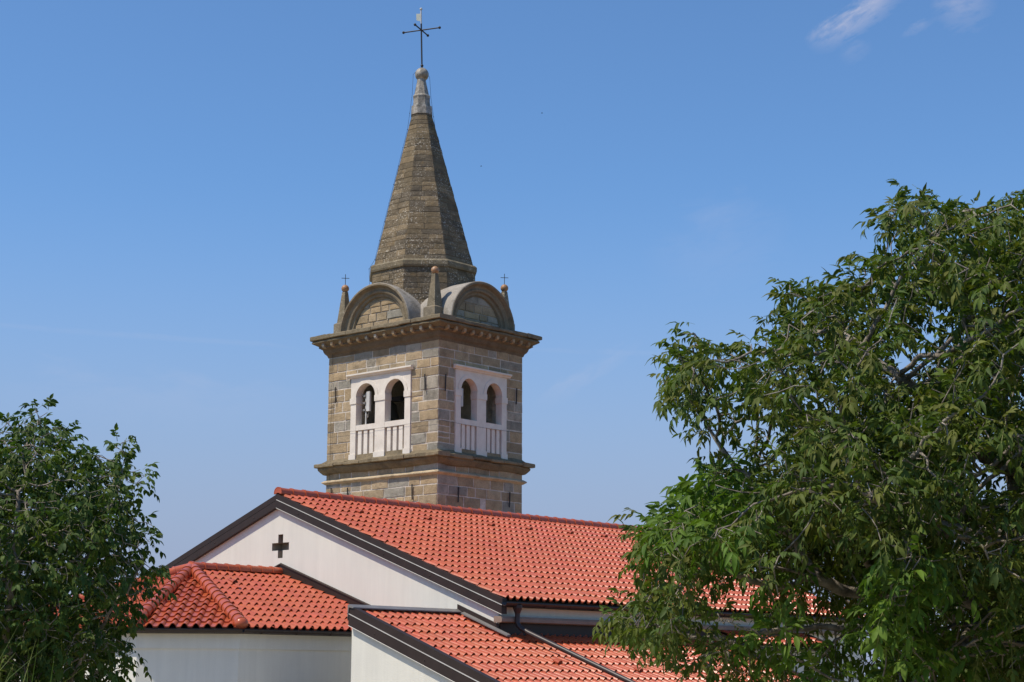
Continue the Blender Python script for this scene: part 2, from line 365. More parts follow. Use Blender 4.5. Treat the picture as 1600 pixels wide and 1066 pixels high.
# --- walls
def wall_with_cross():
    bm = bmesh.new()
    outer = [(VS, GZ), (VN, GZ), (VN, zr(VN)), (VAP, zr(VAP)), (VS, zr(VS))]
    cv, cz = 30.575, 2.885; a, b, h1, h2 = .085, .295, .28, .265
    cross = [(cv-a, cz-h2), (cv+a, cz-h2), (cv+a, cz-.088), (cv+b, cz-.088), (cv+b, cz+.088), (cv+a, cz+.088), (cv+a, cz+h1), (cv-a, cz+h1), (cv-a, cz+.088), (cv-b, cz+.088), (cv-b, cz-.088), (cv-a, cz-.088)]
    es = []
    for loop in (outer, cross):
        vv = [bm.verts.new((U0, v, z)) for v, z in loop]
        es += [bm.edges.new((vv[i], vv[(i+1) % len(vv)])) for i in range(len(vv))]
    bmesh.ops.triangle_fill(bm, edges=es, use_beauty=True)
    for f in list(bm.faces):
        c = f.calc_center_median()
        inside = (abs(c.y-cv) < a and -h2 < c.z-cz < h1) or (abs(c.y-cv) < b and abs(c.z-cz) < .088)
        if inside: bm.faces.remove(f)
    # the other three walls, a little inside the roof
    def quad(p): bm.faces.new([bm.verts.new(q) for q in p])
    quad([(U0, VS, GZ), (UE, VS, GZ), (UE, VS, zr(VS)), (U0, VS, zr(VS))])
    quad([(U0, VN, GZ), (UE, VN, GZ), (UE, VN, zr(VN)), (U0, VN, zr(VN))])
    bm.faces.new([bm.verts.new((UE, v, z)) for v, z in outer])
    bmesh.ops.recalc_face_normals(bm, faces=bm.faces)
    me = bpy.data.meshes.new('nave_wall'); bm.to_mesh(me); bm.free()
    o = link('nave_wall', me, M['plaster'], church)
    mb = MB()
    for i in range(12):
        p, q = cross[i], cross[(i+1) % 12]
        mb.add([(U0, *p), (U0, *q), (U0+.3, *q), (U0+.3, *p)], [(0, 1, 2, 3)], (.3, .28, .24))
    mb.add([(U0+.3, cv-.5, cz-.5), (U0+.3, cv+.5, cz-.5), (U0+.3, cv+.5, cz+.5), (U0+.3, cv-.5, cz+.5)], [(0, 1, 2, 3)])
    w = mb.build('cross_window', mat('cross_recess', m_metal((.34, .30, .24), .9, .1)), o)
    tag(w, 'dark cross shaped opening in the white gable')
    return o
nave_wall = wall_with_cross()
# --- nave roof
rise = 1/math.hypot(1, SL); bs = np.array([0, rise, SL*rise]); bn = np.array([0, -rise, SL*rise])
ve = 23.60; ze = ZAP-.02-SL*(VAP-ve)
nr = 18; rl = math.hypot(VAP-ve, SL*(VAP-ve))/nr
nave_roof = tiles('nave_roof', (U0-.01, ve, ze), (1, 0, 0), bs, 69, nr, church, per=.209, row=rl)
north = tiles('nave_roof_slope', (U0+.07, 2*VAP-ve, ze-.10), (1, 0, 0), bn, 65, nr, nave_roof, row=rl, samp=6)
caps('ridge_cap', (U0-.06, VAP, ZAP+.035), (U0+66*.22, VAP, ZAP+.035), nave_roof, .125, .38, start_disc=True)
def verge(name, v0, z0, v1, z1, uf, parent, up=.13, lo=.165, depth=.16, glint=True):
    """folded brown metal verge along a rake, front face at u = uf"""
    mb = MB(); bright = MB()
    d = np.array([v1-v0, z1-z0]); L = np.linalg.norm(d); d /= L
    def seg(m, h0, h1, du, dd):
        m.loft([[(uf+du, v, z+h0), (uf+depth, v, z+h0), (uf+depth, v, z+h1), (uf+du, v, z+h1)] for v, z in ((v0, z0), (v1, z1))])
    seg(mb, -up, 0, .022, 0); seg(mb, -up-.02-lo, -up-.022, 0, 0)
    # drip edges: the brown ledge's shine put into light grey strips
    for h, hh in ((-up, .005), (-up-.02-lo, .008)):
        if glint: bright.loft([[(uf-.006, v, z+h-.004-hh), (uf+.05, v, z+h-.004-hh), (uf+.05, v, z+h+.008), (uf+.004, v, z+h-.001)] for v, z in ((v0, z0), (v1, z1))])
    n = int(L/1.3)
    for i in range(1, n+1):
        s = (i-.45)*L/n; v, z = v0+d[0]*s, z0+d[1]*s-up-lo*.62
        mb.ball((uf-.002, v, z), .014, 8, 5)
    o = fix(mb.build(name, M['brown_metal'], parent)); 
    if glint: fix(bright.build('edge_glint', M['glint_metal'], parent))
    return o
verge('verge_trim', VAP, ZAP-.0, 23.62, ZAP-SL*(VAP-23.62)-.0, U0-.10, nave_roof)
verge('verge_trim', VAP+.002, ZAP-.0, 2*VAP-23.62, ZAP-SL*(VAP-23.62), U0-.10, nave_roof, glint=False)
def gutter(name, p0, p1, r, parent, m='pipe_metal', board=.12):
    p0, p1 = np.array(p0, float), np.array(p1, float); d = p1-p0; d /= np.linalg.norm(d); sd = np.cross(d, (0, 0, 1)); up = np.array([0, 0, 1.])
    mb = MB(); prof = [(-1, 0), (-1, .02)]
    pr = [r*np.array([math.cos(w), math.sin(w)]) for w in np.linspace(math.pi, 2*math.pi, 11)]
    pr = [np.array([-r, .0])]+pr+[np.array([r+.008, .004]), np.array([r+.012, -.008]), np.array([r-.006, -.006])]
    inn = [(r-.006)*np.array([math.cos(w), math.sin(w)]) for w in np.linspace(2*math.pi, math.pi, 11)]
    L = [[p+sd*q[0]+up*q[1] for q in pr+inn] for p in (p0, p1)]
    mb.loft(L, (.05, .04, .04))
    n = max(2, int(np.linalg.norm(p1-p0)/.8))
    for i in range(n):
        c = p0+(p1-p0)*((i+.5)/n)
        mb.tube([c-sd*r+up*.0, c-sd*r*.6-up*r*.95, c-up*r*1.1, c+sd*r*.6-up*r*.95, c+sd*r*1.05], .010, 5)
    return fix(mb.build(name, M[m], parent))
gutter('gutter', (U0-.1, ve-.05, ze-.055), (UE+.1, ve-.05, ze-.055), .075, nave_roof)
mb = MB(); mb.box((U0+.02, ve+.04, ze-.14), (UE, VS-.003, ze-.02)); mb.build('soffit', M['brown_metal'], nave_roof)
# string ledge and dark flashing where the aisle roofs meet the nave wall
mb = MB()
mb.prism([(VS+.05, 1.17), (VS-.14, 1.165), (VS-.17, 1.12), (VS-.17, 1.06), (VS-.13, 1.04), (VS+.05, 1.04)], 0, U0-.09, UE)
fix(mb.build('ledge', mat('brown_plaster', m_metal((.30, .23, .18), .9, .1)), church))
mb = MB(); mb.box((U0+.02, VS-.03, .70), (34.2, VS-.004, 1.036)); mb.build('wall_flashing', M['brown_metal'], church)
def vent(parent, O, a, b, q, r, per=.22, row=.36):
    O, a, b = (np.array(k, float) for k in (O, a, b)); nn = np.cross(a, b); nn = nn if nn[2] > 0 else -nn
    c = O+a*(q+.28)*per+b*((r+.02)*row)+nn*.055
    mb = MB(); lo = []
    for s, rr in ((0, .072), (.12, .058), (.26, .02)):
        lo.append([c+b*s+rr*(math.cos(w)*a+math.sin(w)*nn*.9) for w in np.linspace(0, math.pi, 9)])
    mb.loft(lo, tuple(np.array(TILE)*.9), False, True)
    mb.add([p+b*.004 for p in lo[0]], [tuple(range(9))], (.02, .015, .012))
    return mb.build('vent_tile', M['tile'], parent)
for q in (7, 18, 29, 36, 44, 51, 58, 65): vent(nave_roof, (U0-.01, ve, ze), (1, 0, 0), bs, q, nr-3, per=.209, row=rl)
# --- downpipe across the aisle roof
VA, ZA, U1, SA = 24.92, 1.275, 23.36, .373
def za(v): return ZA-SA*(VA-v)
PU = 26.78
mb = MB()
mb.loft([[(PU+rr*math.cos(w), ve-.05+rr*math.sin(w), z) for w in np.linspace(0, 2*math.pi, 13)[:-1]] for rr, z in ((.10, ze-.10), (.10, ze-.16), (.055, ze-.27), (.05, ze-.30))], (.05, .04, .04))
mb.tube([(PU, ve-.05, ze-.28), (PU, ve-.05, za(23.5)+.30), (PU, ve-.075, za(23.5)+.24), (PU, ve-.16, za(23.44)+.20)]+[(PU, v, za(v)+.185) for v in np.linspace(23.25, 18.6, 6)], .052, 14)
fix(mb.build('downpipe', M['pipe_metal'], church))
# --- aisle (sacristy end, wide aisle up to UA2, narrow lean-to beyond)
UA2 = 34.2
vE2 = 18.2
def poly_wall(name, polys, parent, m='plaster'):
    mb = MB()
    for p in polys: mb.add(p, [tuple(range(len(p)))], (.7, .7, .7))
    return fix(mb.build(name, M[m], parent))
aw = poly_wall('aisle_wall', [[(U1+.10, VA, GZ), (U1+.10, vE2+.5, GZ), (U1+.10, vE2+.5, za(vE2+.5)-.06), (U1+.10, VA, za(VA)-.06)],
    [(U1+.10, VA, GZ), (U0, VA, GZ), (U0, VA, za(VA)-.06), (U1+.10, VA, za(VA)-.06)],
    [(U1+.10, vE2+.5, GZ), (UA2-.15, vE2+.5, GZ), (UA2-.15, vE2+.5, za(vE2+.5)-.06), (U1+.10, vE2+.5, za(vE2+.5)-.06)],
    [(UA2-.15, VS, GZ), (UA2-.15, vE2+.5, GZ), (UA2-.15, vE2+.5, za(vE2+.5)-.06), (UA2-.15, VS, za(VS)-.06)]], church)
ra = 1/math.hypot(1, SA); ba = np.array([0, ra, SA*ra])
na = 17; rla = (VA-.03-vE2)/ra/na
aisle_roof = tiles('aisle_roof', (U1+.09, vE2, za(vE2)-.075), (1, 0, 0), ba, 52, na, church, per=.209, row=rla,
                   planes=[((UA2-.06, 0, 0), (1, 0, 0))])
# cut away the tiles that would stand inside the nave
bm = bmesh.new(); bm.from_mesh(aisle_roof.data)
kill = [f for f in bm.faces if f.calc_center_median().x > U0-.02 and f.calc_center_median().y > VS-.02]
bmesh.ops.delete(bm, geom=kill, context='FACES'); bm.to_mesh(aisle_roof.data); bm.free()
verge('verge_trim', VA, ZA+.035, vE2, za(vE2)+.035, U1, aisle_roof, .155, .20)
mb = MB()   # metal capping of the high edge of the sacristy roof
mb.prism([(VA+.03, ZA-.25), (VA+.03, ZA+.05), (VA-.02, ZA+.06), (VA-.13, ZA+.0), (VA-.13, ZA-.02), (VA, ZA+.0)], 0, U1+.0, U0-.005)
fix(mb.build('ridge_flashing', M['grey_metal'], aisle_roof))
mb = MB()   # step flashing against the gable
loop = lambda u, a, b: [(u, v, za(v)+h) for v, h in ((VA, a), (VA, b), (VS-.02, b), (VS-.02, a))]
mb.loft([loop(U0-.03, .02, .16), loop(U0-.002, .02, .16)])
fix(mb.build('wall_flashing', M['brown_metal'], aisle_roof))
mb = MB(); mb.loft([[(U0-.13, v, za(v)+.055), (U0-.028, v, za(v)+.075), (U0-.028, v, za(v)+.03), (U0-.13, v, za(v)+.03)] for v in (VA-.2, VS-.35)])
fix(mb.build('flashing_foot', M['grey_metal'], aisle_roof))
for q, r in ((14, 10), (24, 9), (33, 9), (41, 9)): vent(aisle_roof, (U1+.09, vE2, za(vE2)-.075), (1, 0, 0), ba, q, r, per=.209, row=rla)
# right verge of the wide aisle
mb = MB(); mb.loft([[(UA2-.08, v, za(v)-.20), (UA2+.02, v, za(v)-.20), (UA2+.02, v, za(v)+.045), (UA2-.08, v, za(v)+.045)] for v in (VS-.02, vE2)])
fix(mb.build('verge_trim', M['brown_metal'], aisle_roof)); 
# narrow lean-to
vb = 22.9; zb = .70; sb = (1.03-zb)/(VS-vb); rb = 1/math.hypot(1, sb)
lean = tiles('lean_to_roof', (UA2+.02, vb, zb), (1, 0, 0), (0, rb, sb*rb), 16, 3, church, row=(VS-vb)/rb/3)
gutter('gutter', (UA2+.02, vb-.05, zb-.04), (37.8, vb-.05, zb-.04), .07, lean)
mb = MB(); mb.loft([[(37.72, v, zb+(v-vb)*sb-.16), (37.80, v, zb+(v-vb)*sb-.16), (37.80, v, zb+(v-vb)*sb+.10), (37.72, v, zb+(v-vb)*sb+.10)] for v in (vb-.05, VS-.01)])
fix(mb.build('verge_trim', M['brown_metal'], lean))
poly_wall('lean_to_wall', [[(UA2+.02, vb+.3, GZ), (37.6, vb+.3, GZ), (37.6, vb+.3, zb+.02), (UA2+.02, vb+.3, zb+.02)], [(37.6, vb+.3, GZ), (37.6, VS, GZ), (37.6, VS, 1.0), (37.6, vb+.3, zb+.02)]], church)
# --- apse
ZE = .86; vL, vR = 34.66, 26.42; uc = 21.956; ch = 1.48; AX = (23.914, 30.54, 2.27)
eave = [(U0, vR), (uc, vR), (uc-ch, vR+ch), (uc-ch, vL-ch), (uc, vL), (U0, vL)]
def inset_line(pts, d):
    out = []
    P = [np.array(p) for p in pts]
    for i, p in enumerate(P):
        ns = []
        for a, b in ((i-1, i), (i, i+1)):
            if a < 0 or b >= len(P): continue
            t = P[b]-P[a]; t = t/np.linalg.norm(t); ns.append(np.array([t[1], -t[0]]))
        n = sum(ns); n = n/np.linalg.norm(n); k = d/max(.3, float(n@ns[0]))
        q = p+n*k
        if i in (0, len(P)-1): q[0] = p[0]
        out.append(q)
    return out
wl = inset_line(eave, .13); wl2 = inset_line(eave, .165)
if wl[1][1] < vR: wl = inset_line(eave, -.13); wl2 = inset_line(eave, -.165)
mb = MB()
for L, z0, z1 in ((wl, .47, ZE-.1), (wl2, GZ, .47)):
    for i in range(5): mb.add([(*L[i], z0), (*L[i+1], z0), (*L[i+1], z1), (*L[i], z1)], [(0, 1, 2, 3)])
for i in range(5): mb.add([(*wl[i], .47), (*wl[i+1], .47), (*wl2[i+1], .47), (*wl2[i], .47)], [(0, 1, 2, 3)])
apse_wall = fix(mb.build('apse_wall', M['plaster'], church))
apse_roof = None
ridge_end = (U0, AX[1], AX[2]+.02)
facets = [(0, 1, [AX, ridge_end]), (1, 2, [AX]), (2, 3, [AX]), (3, 4, [AX]), (4, 5, [AX, ridge_end])]
for i, j, top in facets:
    A, B = np.array([*eave[i], ZE]), np.array([*eave[j], ZE]); T = np.array(AX)-(0, 0, .06)
    a = B-A; W = np.linalg.norm(a); a /= W
    b = T-A; b = b-a*np.dot(a, b); H = np.linalg.norm(b); b /= H
    planes = []
    ctr = (A+B+T)/3
    def pl(p, q):
        nrm = np.cross(q-p, (0, 0, 1)); nrm /= np.linalg.norm(nrm)
        if np.dot(ctr-p, nrm) > 0: nrm = -nrm
        planes.append((tuple(p), tuple(nrm)))
    if len(top) == 1: pl(A, T); pl(B, T)
    elif i == 0: pl(B, T); planes.append(((U0-.005, 0, 0), (1, 0, 0)))
    else: pl(A, T); planes.append(((U0-.005, 0, 0), (1, 0, 0)))
    ext = 12; nrow = max(3, int(round(H/.385))); per = .222 if len(top) == 1 else .206
    if len(top) == 1: base = A+a*(W/2)-a*((int(W/2/per)+1)*per); nc = 2*(int(W/2/per)+1)
    elif i == 0: base = B-a*(int(W/per)*per+2*per); nc = int(W/per)+3   # keep the columns aligned to the corner
    else: base = A-a*per; nc = int(W/per)+3
    o = tiles('apse_roof' if apse_roof is None else 'apse_roof_slope', base, a, b, nc, nrow, church if apse_roof is None else apse_roof, per=per, row=H/nrow, planes=planes)
    if apse_roof is None: apse_roof = o
    elif i in (1,): pass
hz = .075
caps('ridge_cap', (AX[0]-.05, AX[1], AX[2]+.02), (U0, AX[1], AX[2]+.02), apse_roof, .12, .33)
for k, eb in ((1, True), (2, True), (3, True), (4, True)):
    e = np.array([*eave[k], ZE+hz]); tp = np.array([*AX[:2], AX[2]+.01]); d = (tp-e)/np.linalg.norm(tp-e)
    caps('hip_cap', e+d*.06, tp-d*.1, apse_roof, .127, .31, end_ball=True)
mb = MB(); mb.ball((AX[0], AX[1], AX[2]-.0), .15, 16, 8, TILE, .9); mb.build('hip_apex', M['tile'], apse_roof)
vent(apse_roof, *(lambda A, B: (np.array([U0-.0, vR, ZE]), np.array([-1., 0, 0]), np.array([0, .94, .341])))(0, 0), 11, 7.55, row=.385)
# gutters and soffit round the apse
mbs = MB()
ge = inset_line(eave, .05)
if ge[1][1] > vR: ge = inset_line(eave, -.05)
for i in range(5):
    gutter('gutter', (*ge[i], ZE-.02), (*ge[i+1], ZE-.02), .07, apse_roof)
    mbs.add([(*eave[i], ZE-.06), (*eave[i+1], ZE-.06), (*wl[i+1], ZE-.10), (*wl[i], ZE-.10)], [(0, 1, 2, 3)])
    mbs.add([(*eave[i], ZE-.06), (*eave[i+1], ZE-.06), (*eave[i+1], ZE+.0), (*eave[i], ZE+.0)], [(0, 1, 2, 3)])
mbs.build('soffit', M['brown_metal'], apse_roof)
# flashing where the apse roof meets the gable
sap = (AX[2]-ZE)/(AX[1]-vR)
def zap(v): return AX[2]-sap*abs(v-AX[1])
mb = MB()
for v0, v1 in ((AX[1], vR-.1), (AX[1]+.001, vL+.1)):
    mb.loft([[(U0-.025, v, zap(v)+.02), (U0-.002, v, zap(v)+.02), (U0-.002, v, zap(v)+.215), (U0-.025, v, zap(v)+.20)] for v in (v0, v1)])
    mb.loft([[(U0-.045, v, zap(v)+.195), (U0-.004, v, zap(v)+.215), (U0-.004, v, zap(v)+.24), (U0-.045, v, zap(v)+.22)] for v in (v0, v1)])
fix(mb.build('gable_flashing', M['brown_metal'], apse_roof))
# small dark canopy in the corner of apse and sacristy
mb = MB(); mb.loft([[(23.0, VA+.02, -.62), (26.0, VA+.02, -.62), (26.0, VA+1.9, -1.40), (23.0, VA+1.9, -1.40)], [(23.0, VA+.02, -.52), (26.0, VA+.02, -.52), (26.0, VA+1.9, -1.30), (23.0, VA+1.9, -1.30)]])
fix(mb.build('canopy', M['brown_metal'], church))

# ================================================================== BELL TOWER
tower = thing('bell_tower', 'square stone bell tower with octagonal spire, twin arched belfry windows and iron cross', 'bell tower', (41.5, 40.75, GZ))
A0, A1, B0, B1 = 39.47, 43.55, 38.12, 43.34     # shaft faces in u and v
CU0, CV0 = (A0+A1)/2, (B0+B1)/2
ZC = 11.45
MORT = (.60, .54, .46)
def stone_col(kind='tower', z=0):
    k = random.random()
    if kind == 'spire':
        b = random.choice([(.165, .128, .078), (.142, .112, .072), (.19, .145, .088), (.122, .10, .07)])
    else:
        b = random.choice([(.355, .272, .168), (.375, .29, .185), (.32, .25, .16), (.385, .29, .175)]) if k < .77 else random.choice([(.30, .275, .225), (.275, .255, .21), (.33, .295, .235)])
    s = 1.1* random.uniform(.88, 1.12); return tuple(x*s for x in b)
def jag(x0, x1, y0, y1, j=.012):
    """an irregular stone outline"""
    g = lambda: random.uniform(-j, j)
    w, h = x1-x0, y1-y0; pts = []
    nx = max(2, int(w/.16)); ny = max(1, int(h/.16))
    for i in range(nx): pts.append((x0+w*i/nx+(g() if i else abs(g())), y0+abs(g())*.9))
    for i in range(ny): pts.append((x1-abs(g())*.9, y0+h*i/ny+(g() if i else abs(g()))))
    for i in range(nx): pts.append((x1-w*i/nx+(g() if i else -abs(g())), y1-abs(g())*.9))
    for i in range(ny): pts.append((x0+abs(g())*.9, y1-h*i/ny+(g() if i else -abs(g()))))
    return pts
holes = {0: (39.35, 42.17, 7.02, 9.80), 1: (40.235, 42.715, 7.02, 9.80)}
def face_geo(k):     # origin at z=0, ex along the wall, normal
    if k == 0: return (A0, 0, 0), (0, 1, 0), (-1, 0, 0), B0, B1
    if k == 1: return (0, B0, 0), (1, 0, 0), (0, -1, 0), A0, A1
    if k == 2: return (A1, 0, 0), (0, 1, 0), (1, 0, 0), B0, B1
    return (0, B1, 0), (1, 0, 0), (0, 1, 0), A0, A1
courses = []
z = GZ
while z < 10.75:
    h = random.choice([.30, .34, .36, .40, .44, .32]); courses.append((z, z+h)); z += h
for zl in (6.62, 7.02):                      # line courses up with the string course and the window sills
    pass
mb = MB()
for k in range(4):
    O, ex, nrm, s0, s1 = face_geo(k)
    for (z0, z1) in courses:
        x = s0-.012; first = True
        while x < s1+.005:
            w = random.uniform(.38, .98)*(1.15 if random.random() < .2 else 1)
            x1 = x+w
            if s1+.012-x1 < .34: x1 = s1+.012
            segs = [(x, x1, z0, z1)]
            if k in holes:
                a, b, c, d = holes[k]
                if z1 > c+.02 and z0 < d-.02 and x1 > a and x < b:
                    segs = []
                    if a-x > .10: segs.append((x, a, z0, z1))
                    if x1-b > .10: segs.append((b, x1, z0, z1))
                    if z0 < c-.06: segs.append((max(x, a), min(x1, b), z0, c))
                    if z1 > d+.06: segs.append((max(x, a), min(x1, b), d, z1))
            if k == 1 and z0 < 5.45 and z1 > 5.30 and x < 41.75 and x1 > 41.50: segs = [(x, 41.50, z0, z1), (41.74, x1, z0, z1)]
            for (a_, b_, c_, d_) in segs:
                if b_-a_ < .05: continue
                if d_-c_ > .33 and random.random() < .10:
                    m_ = (c_+d_)/2; q = [(a_, b_, c_, m_), (a_, b_, m_, d_)]
                else: q = [(a_, b_, c_, d_)]
                for s in q: mb.block(O, ex, (0, 0, 1), nrm, jag(s[0]+.010, s[1]-.010, s[2]+.010, s[3]-.010, .018), random.uniform(.004, .020), stone_col(), .008)
            x = x1
# the mortar body behind the stones, with the belfry openings left open
def wall_boxes(k, t=.55):
    O, ex, nrm, s0, s1 = face_geo(k)
    e = .0 if k in (0, 2) else t
    a, b, c, d = holes.get(k, (0, 0, 0, 0))
    R_ = [(s0+e, s1-e, GZ, 10.9)] if k not in holes else [(s0+e, a+.05, GZ, 10.9), (b-.05, s1-e, GZ, 10.9), (a+.05, b-.05, GZ, c+.03), (a+.05, b-.05, d-.03, 10.9)]
    for x0, x1, z0, z1 in R_:
        o = np.array(O, float); E_ = np.array(ex, float); n_ = np.array(nrm, float)
        p = o+E_*x0; q = o+E_*x1-n_*t
        mb.box((min(p[0], q[0]), min(p[1], q[1]), z0), (max(p[0], q[0]), max(p[1], q[1]), z1), MORT)
for k in range(4): wall_boxes(k)
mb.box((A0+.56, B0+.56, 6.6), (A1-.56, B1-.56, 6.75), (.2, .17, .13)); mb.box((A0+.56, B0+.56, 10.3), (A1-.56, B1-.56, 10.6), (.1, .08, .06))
shaft = mb.build('tower_wall', M['ashlar'], tower)
mb = MB()
def ring_prof(prof, m, a0=A0, a1=A1, b0=B0, b1=B1, jit=.012, c=(.2, .16, .11), nseg=26):
    """a moulding: profile (out, z) swept round the square shaft, slightly worn"""
    loops = []
    for (o, z) in prof:
        cs = [(a0-o, b0-o), (a1+o, b0-o), (a1+o, b1+o), (a0-o, b1+o)]; L = []
        for i in range(4):
            p, q = np.array(cs[i]), np.array(cs[(i+1) % 4])
            for s in range(nseg):
                w = p+(q-p)*s/nseg
                L.append((w[0]+noise.noise((w[0]*2.3, w[1]*2.3, z*3))*jit, w[1]+noise.noise((w[1]*2.3+9, w[0]*2.3, z*3))*jit, z+noise.noise((w[0]*1.9, w[1]*1.9, z*2+5))*jit))
        loops.append(L)
    m.loft(loops, c, False)
def slab_row(name, parent, out, z0, z1, m, c, jo=.02, jz=.012, inn=.25):
    sm = MB()
    for k in range(4):
        O, ex, nrm, s0, s1 = face_geo(k); O, ex, n = np.array(O, float), np.array(ex, float), np.array(nrm, float)
        a, b = (s0-out, s1+out) if k in (0, 2) else (s0+inn-.005, s1-inn+.005)
        if k in (1, 3): a, b = s0-out+.03, s1+out-.03
        x = a
        while x < b-.02:
            x1 = x+random.uniform(.45, .95); x1 = b if b-x1 < .3 else x1
            o_ = out+random.uniform(-jo, jo*.6)-(.012 if k in (1, 3) else 0); za, zb = z0+random.uniform(-jz, jz), z1+random.uniform(-jz, jz)-(.006 if k in (1, 3) else 0)
            sf = random.uniform(.8, 1.2); cc = tuple(v*sf for v in c); nseg = max(3, int((x1-x)/.09)); L = []
            for i in range(nseg+1):
                q = x+.004+(x1-x-.008)*i/nseg; e = noise.noise((q*5, k*7, z0))*jo*.8; e2 = noise.noise((q*6, k*7+3, z1))*jz
                prof = [(-inn, za), (o_-.035+e, za+e2), (o_+e, za+.02+e2), (o_+e*1.2, zb-.02+e2), (o_-.03+e, zb+e2), (-inn, zb+.02)]
                L.append([O+ex*q+n*o+np.array((0, 0, z)) for o, z in prof])
            sm.loft(L, cc)
            x = x1
    return fix(sm.build(name, M[m], parent))
# main cornice
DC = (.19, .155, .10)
ring_prof([(.02, 10.62), (.05, 10.70), (.11, 10.76), (.14, 10.82), (.16, 10.89), (.26, 10.96), (.26, 11.0)], mb, c=(.17, .13, .085))  # shade under the overhang deepened in the stone colour
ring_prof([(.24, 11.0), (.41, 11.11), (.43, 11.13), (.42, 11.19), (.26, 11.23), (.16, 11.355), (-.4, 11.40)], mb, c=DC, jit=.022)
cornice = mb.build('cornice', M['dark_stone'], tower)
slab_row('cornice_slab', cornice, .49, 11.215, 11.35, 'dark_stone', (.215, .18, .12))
def modillion(k, s):
    md = MB()
    O, ex, nrm, s0, s1 = face_geo(k); O, ex, n = np.array(O, float), np.array(ex, float), np.array(nrm, float)
    c = stone_col(); L = []
    for o, zz in ((.14, 10.92), (.27, 10.93), (.35, 10.96), (.37, 11.0), (.37, 11.10), (.14, 11.10)): L.append((o, zz))
    A = [O+ex*(s-.055)+n*o+np.array((0, 0, zz)) for o, zz in L]; B = [O+ex*(s+.055)+n*o+np.array((0, 0, zz)) for o, zz in L]
    md.loft([A, B], c); fix(md.build('modillion', M['ashlar'], cornice))
for k in range(4):
    O, ex, nrm, s0, s1 = face_geo(k); n = 13 if k in (0, 2) else 11
    for i in range(n): modillion(k, s0-.15+(s1-s0+.3)*(i+.5)/n)
mb = MB()
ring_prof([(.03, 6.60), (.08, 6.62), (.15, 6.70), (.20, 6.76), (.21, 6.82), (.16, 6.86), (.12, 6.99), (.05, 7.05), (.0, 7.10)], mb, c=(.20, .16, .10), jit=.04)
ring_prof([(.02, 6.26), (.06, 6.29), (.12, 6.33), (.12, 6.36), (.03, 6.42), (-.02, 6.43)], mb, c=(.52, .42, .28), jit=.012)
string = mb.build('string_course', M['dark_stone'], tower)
slab_row('course_slab', string, .31, 6.84, 6.955, 'dark_stone', (.235, .19, .12), .03, .018)
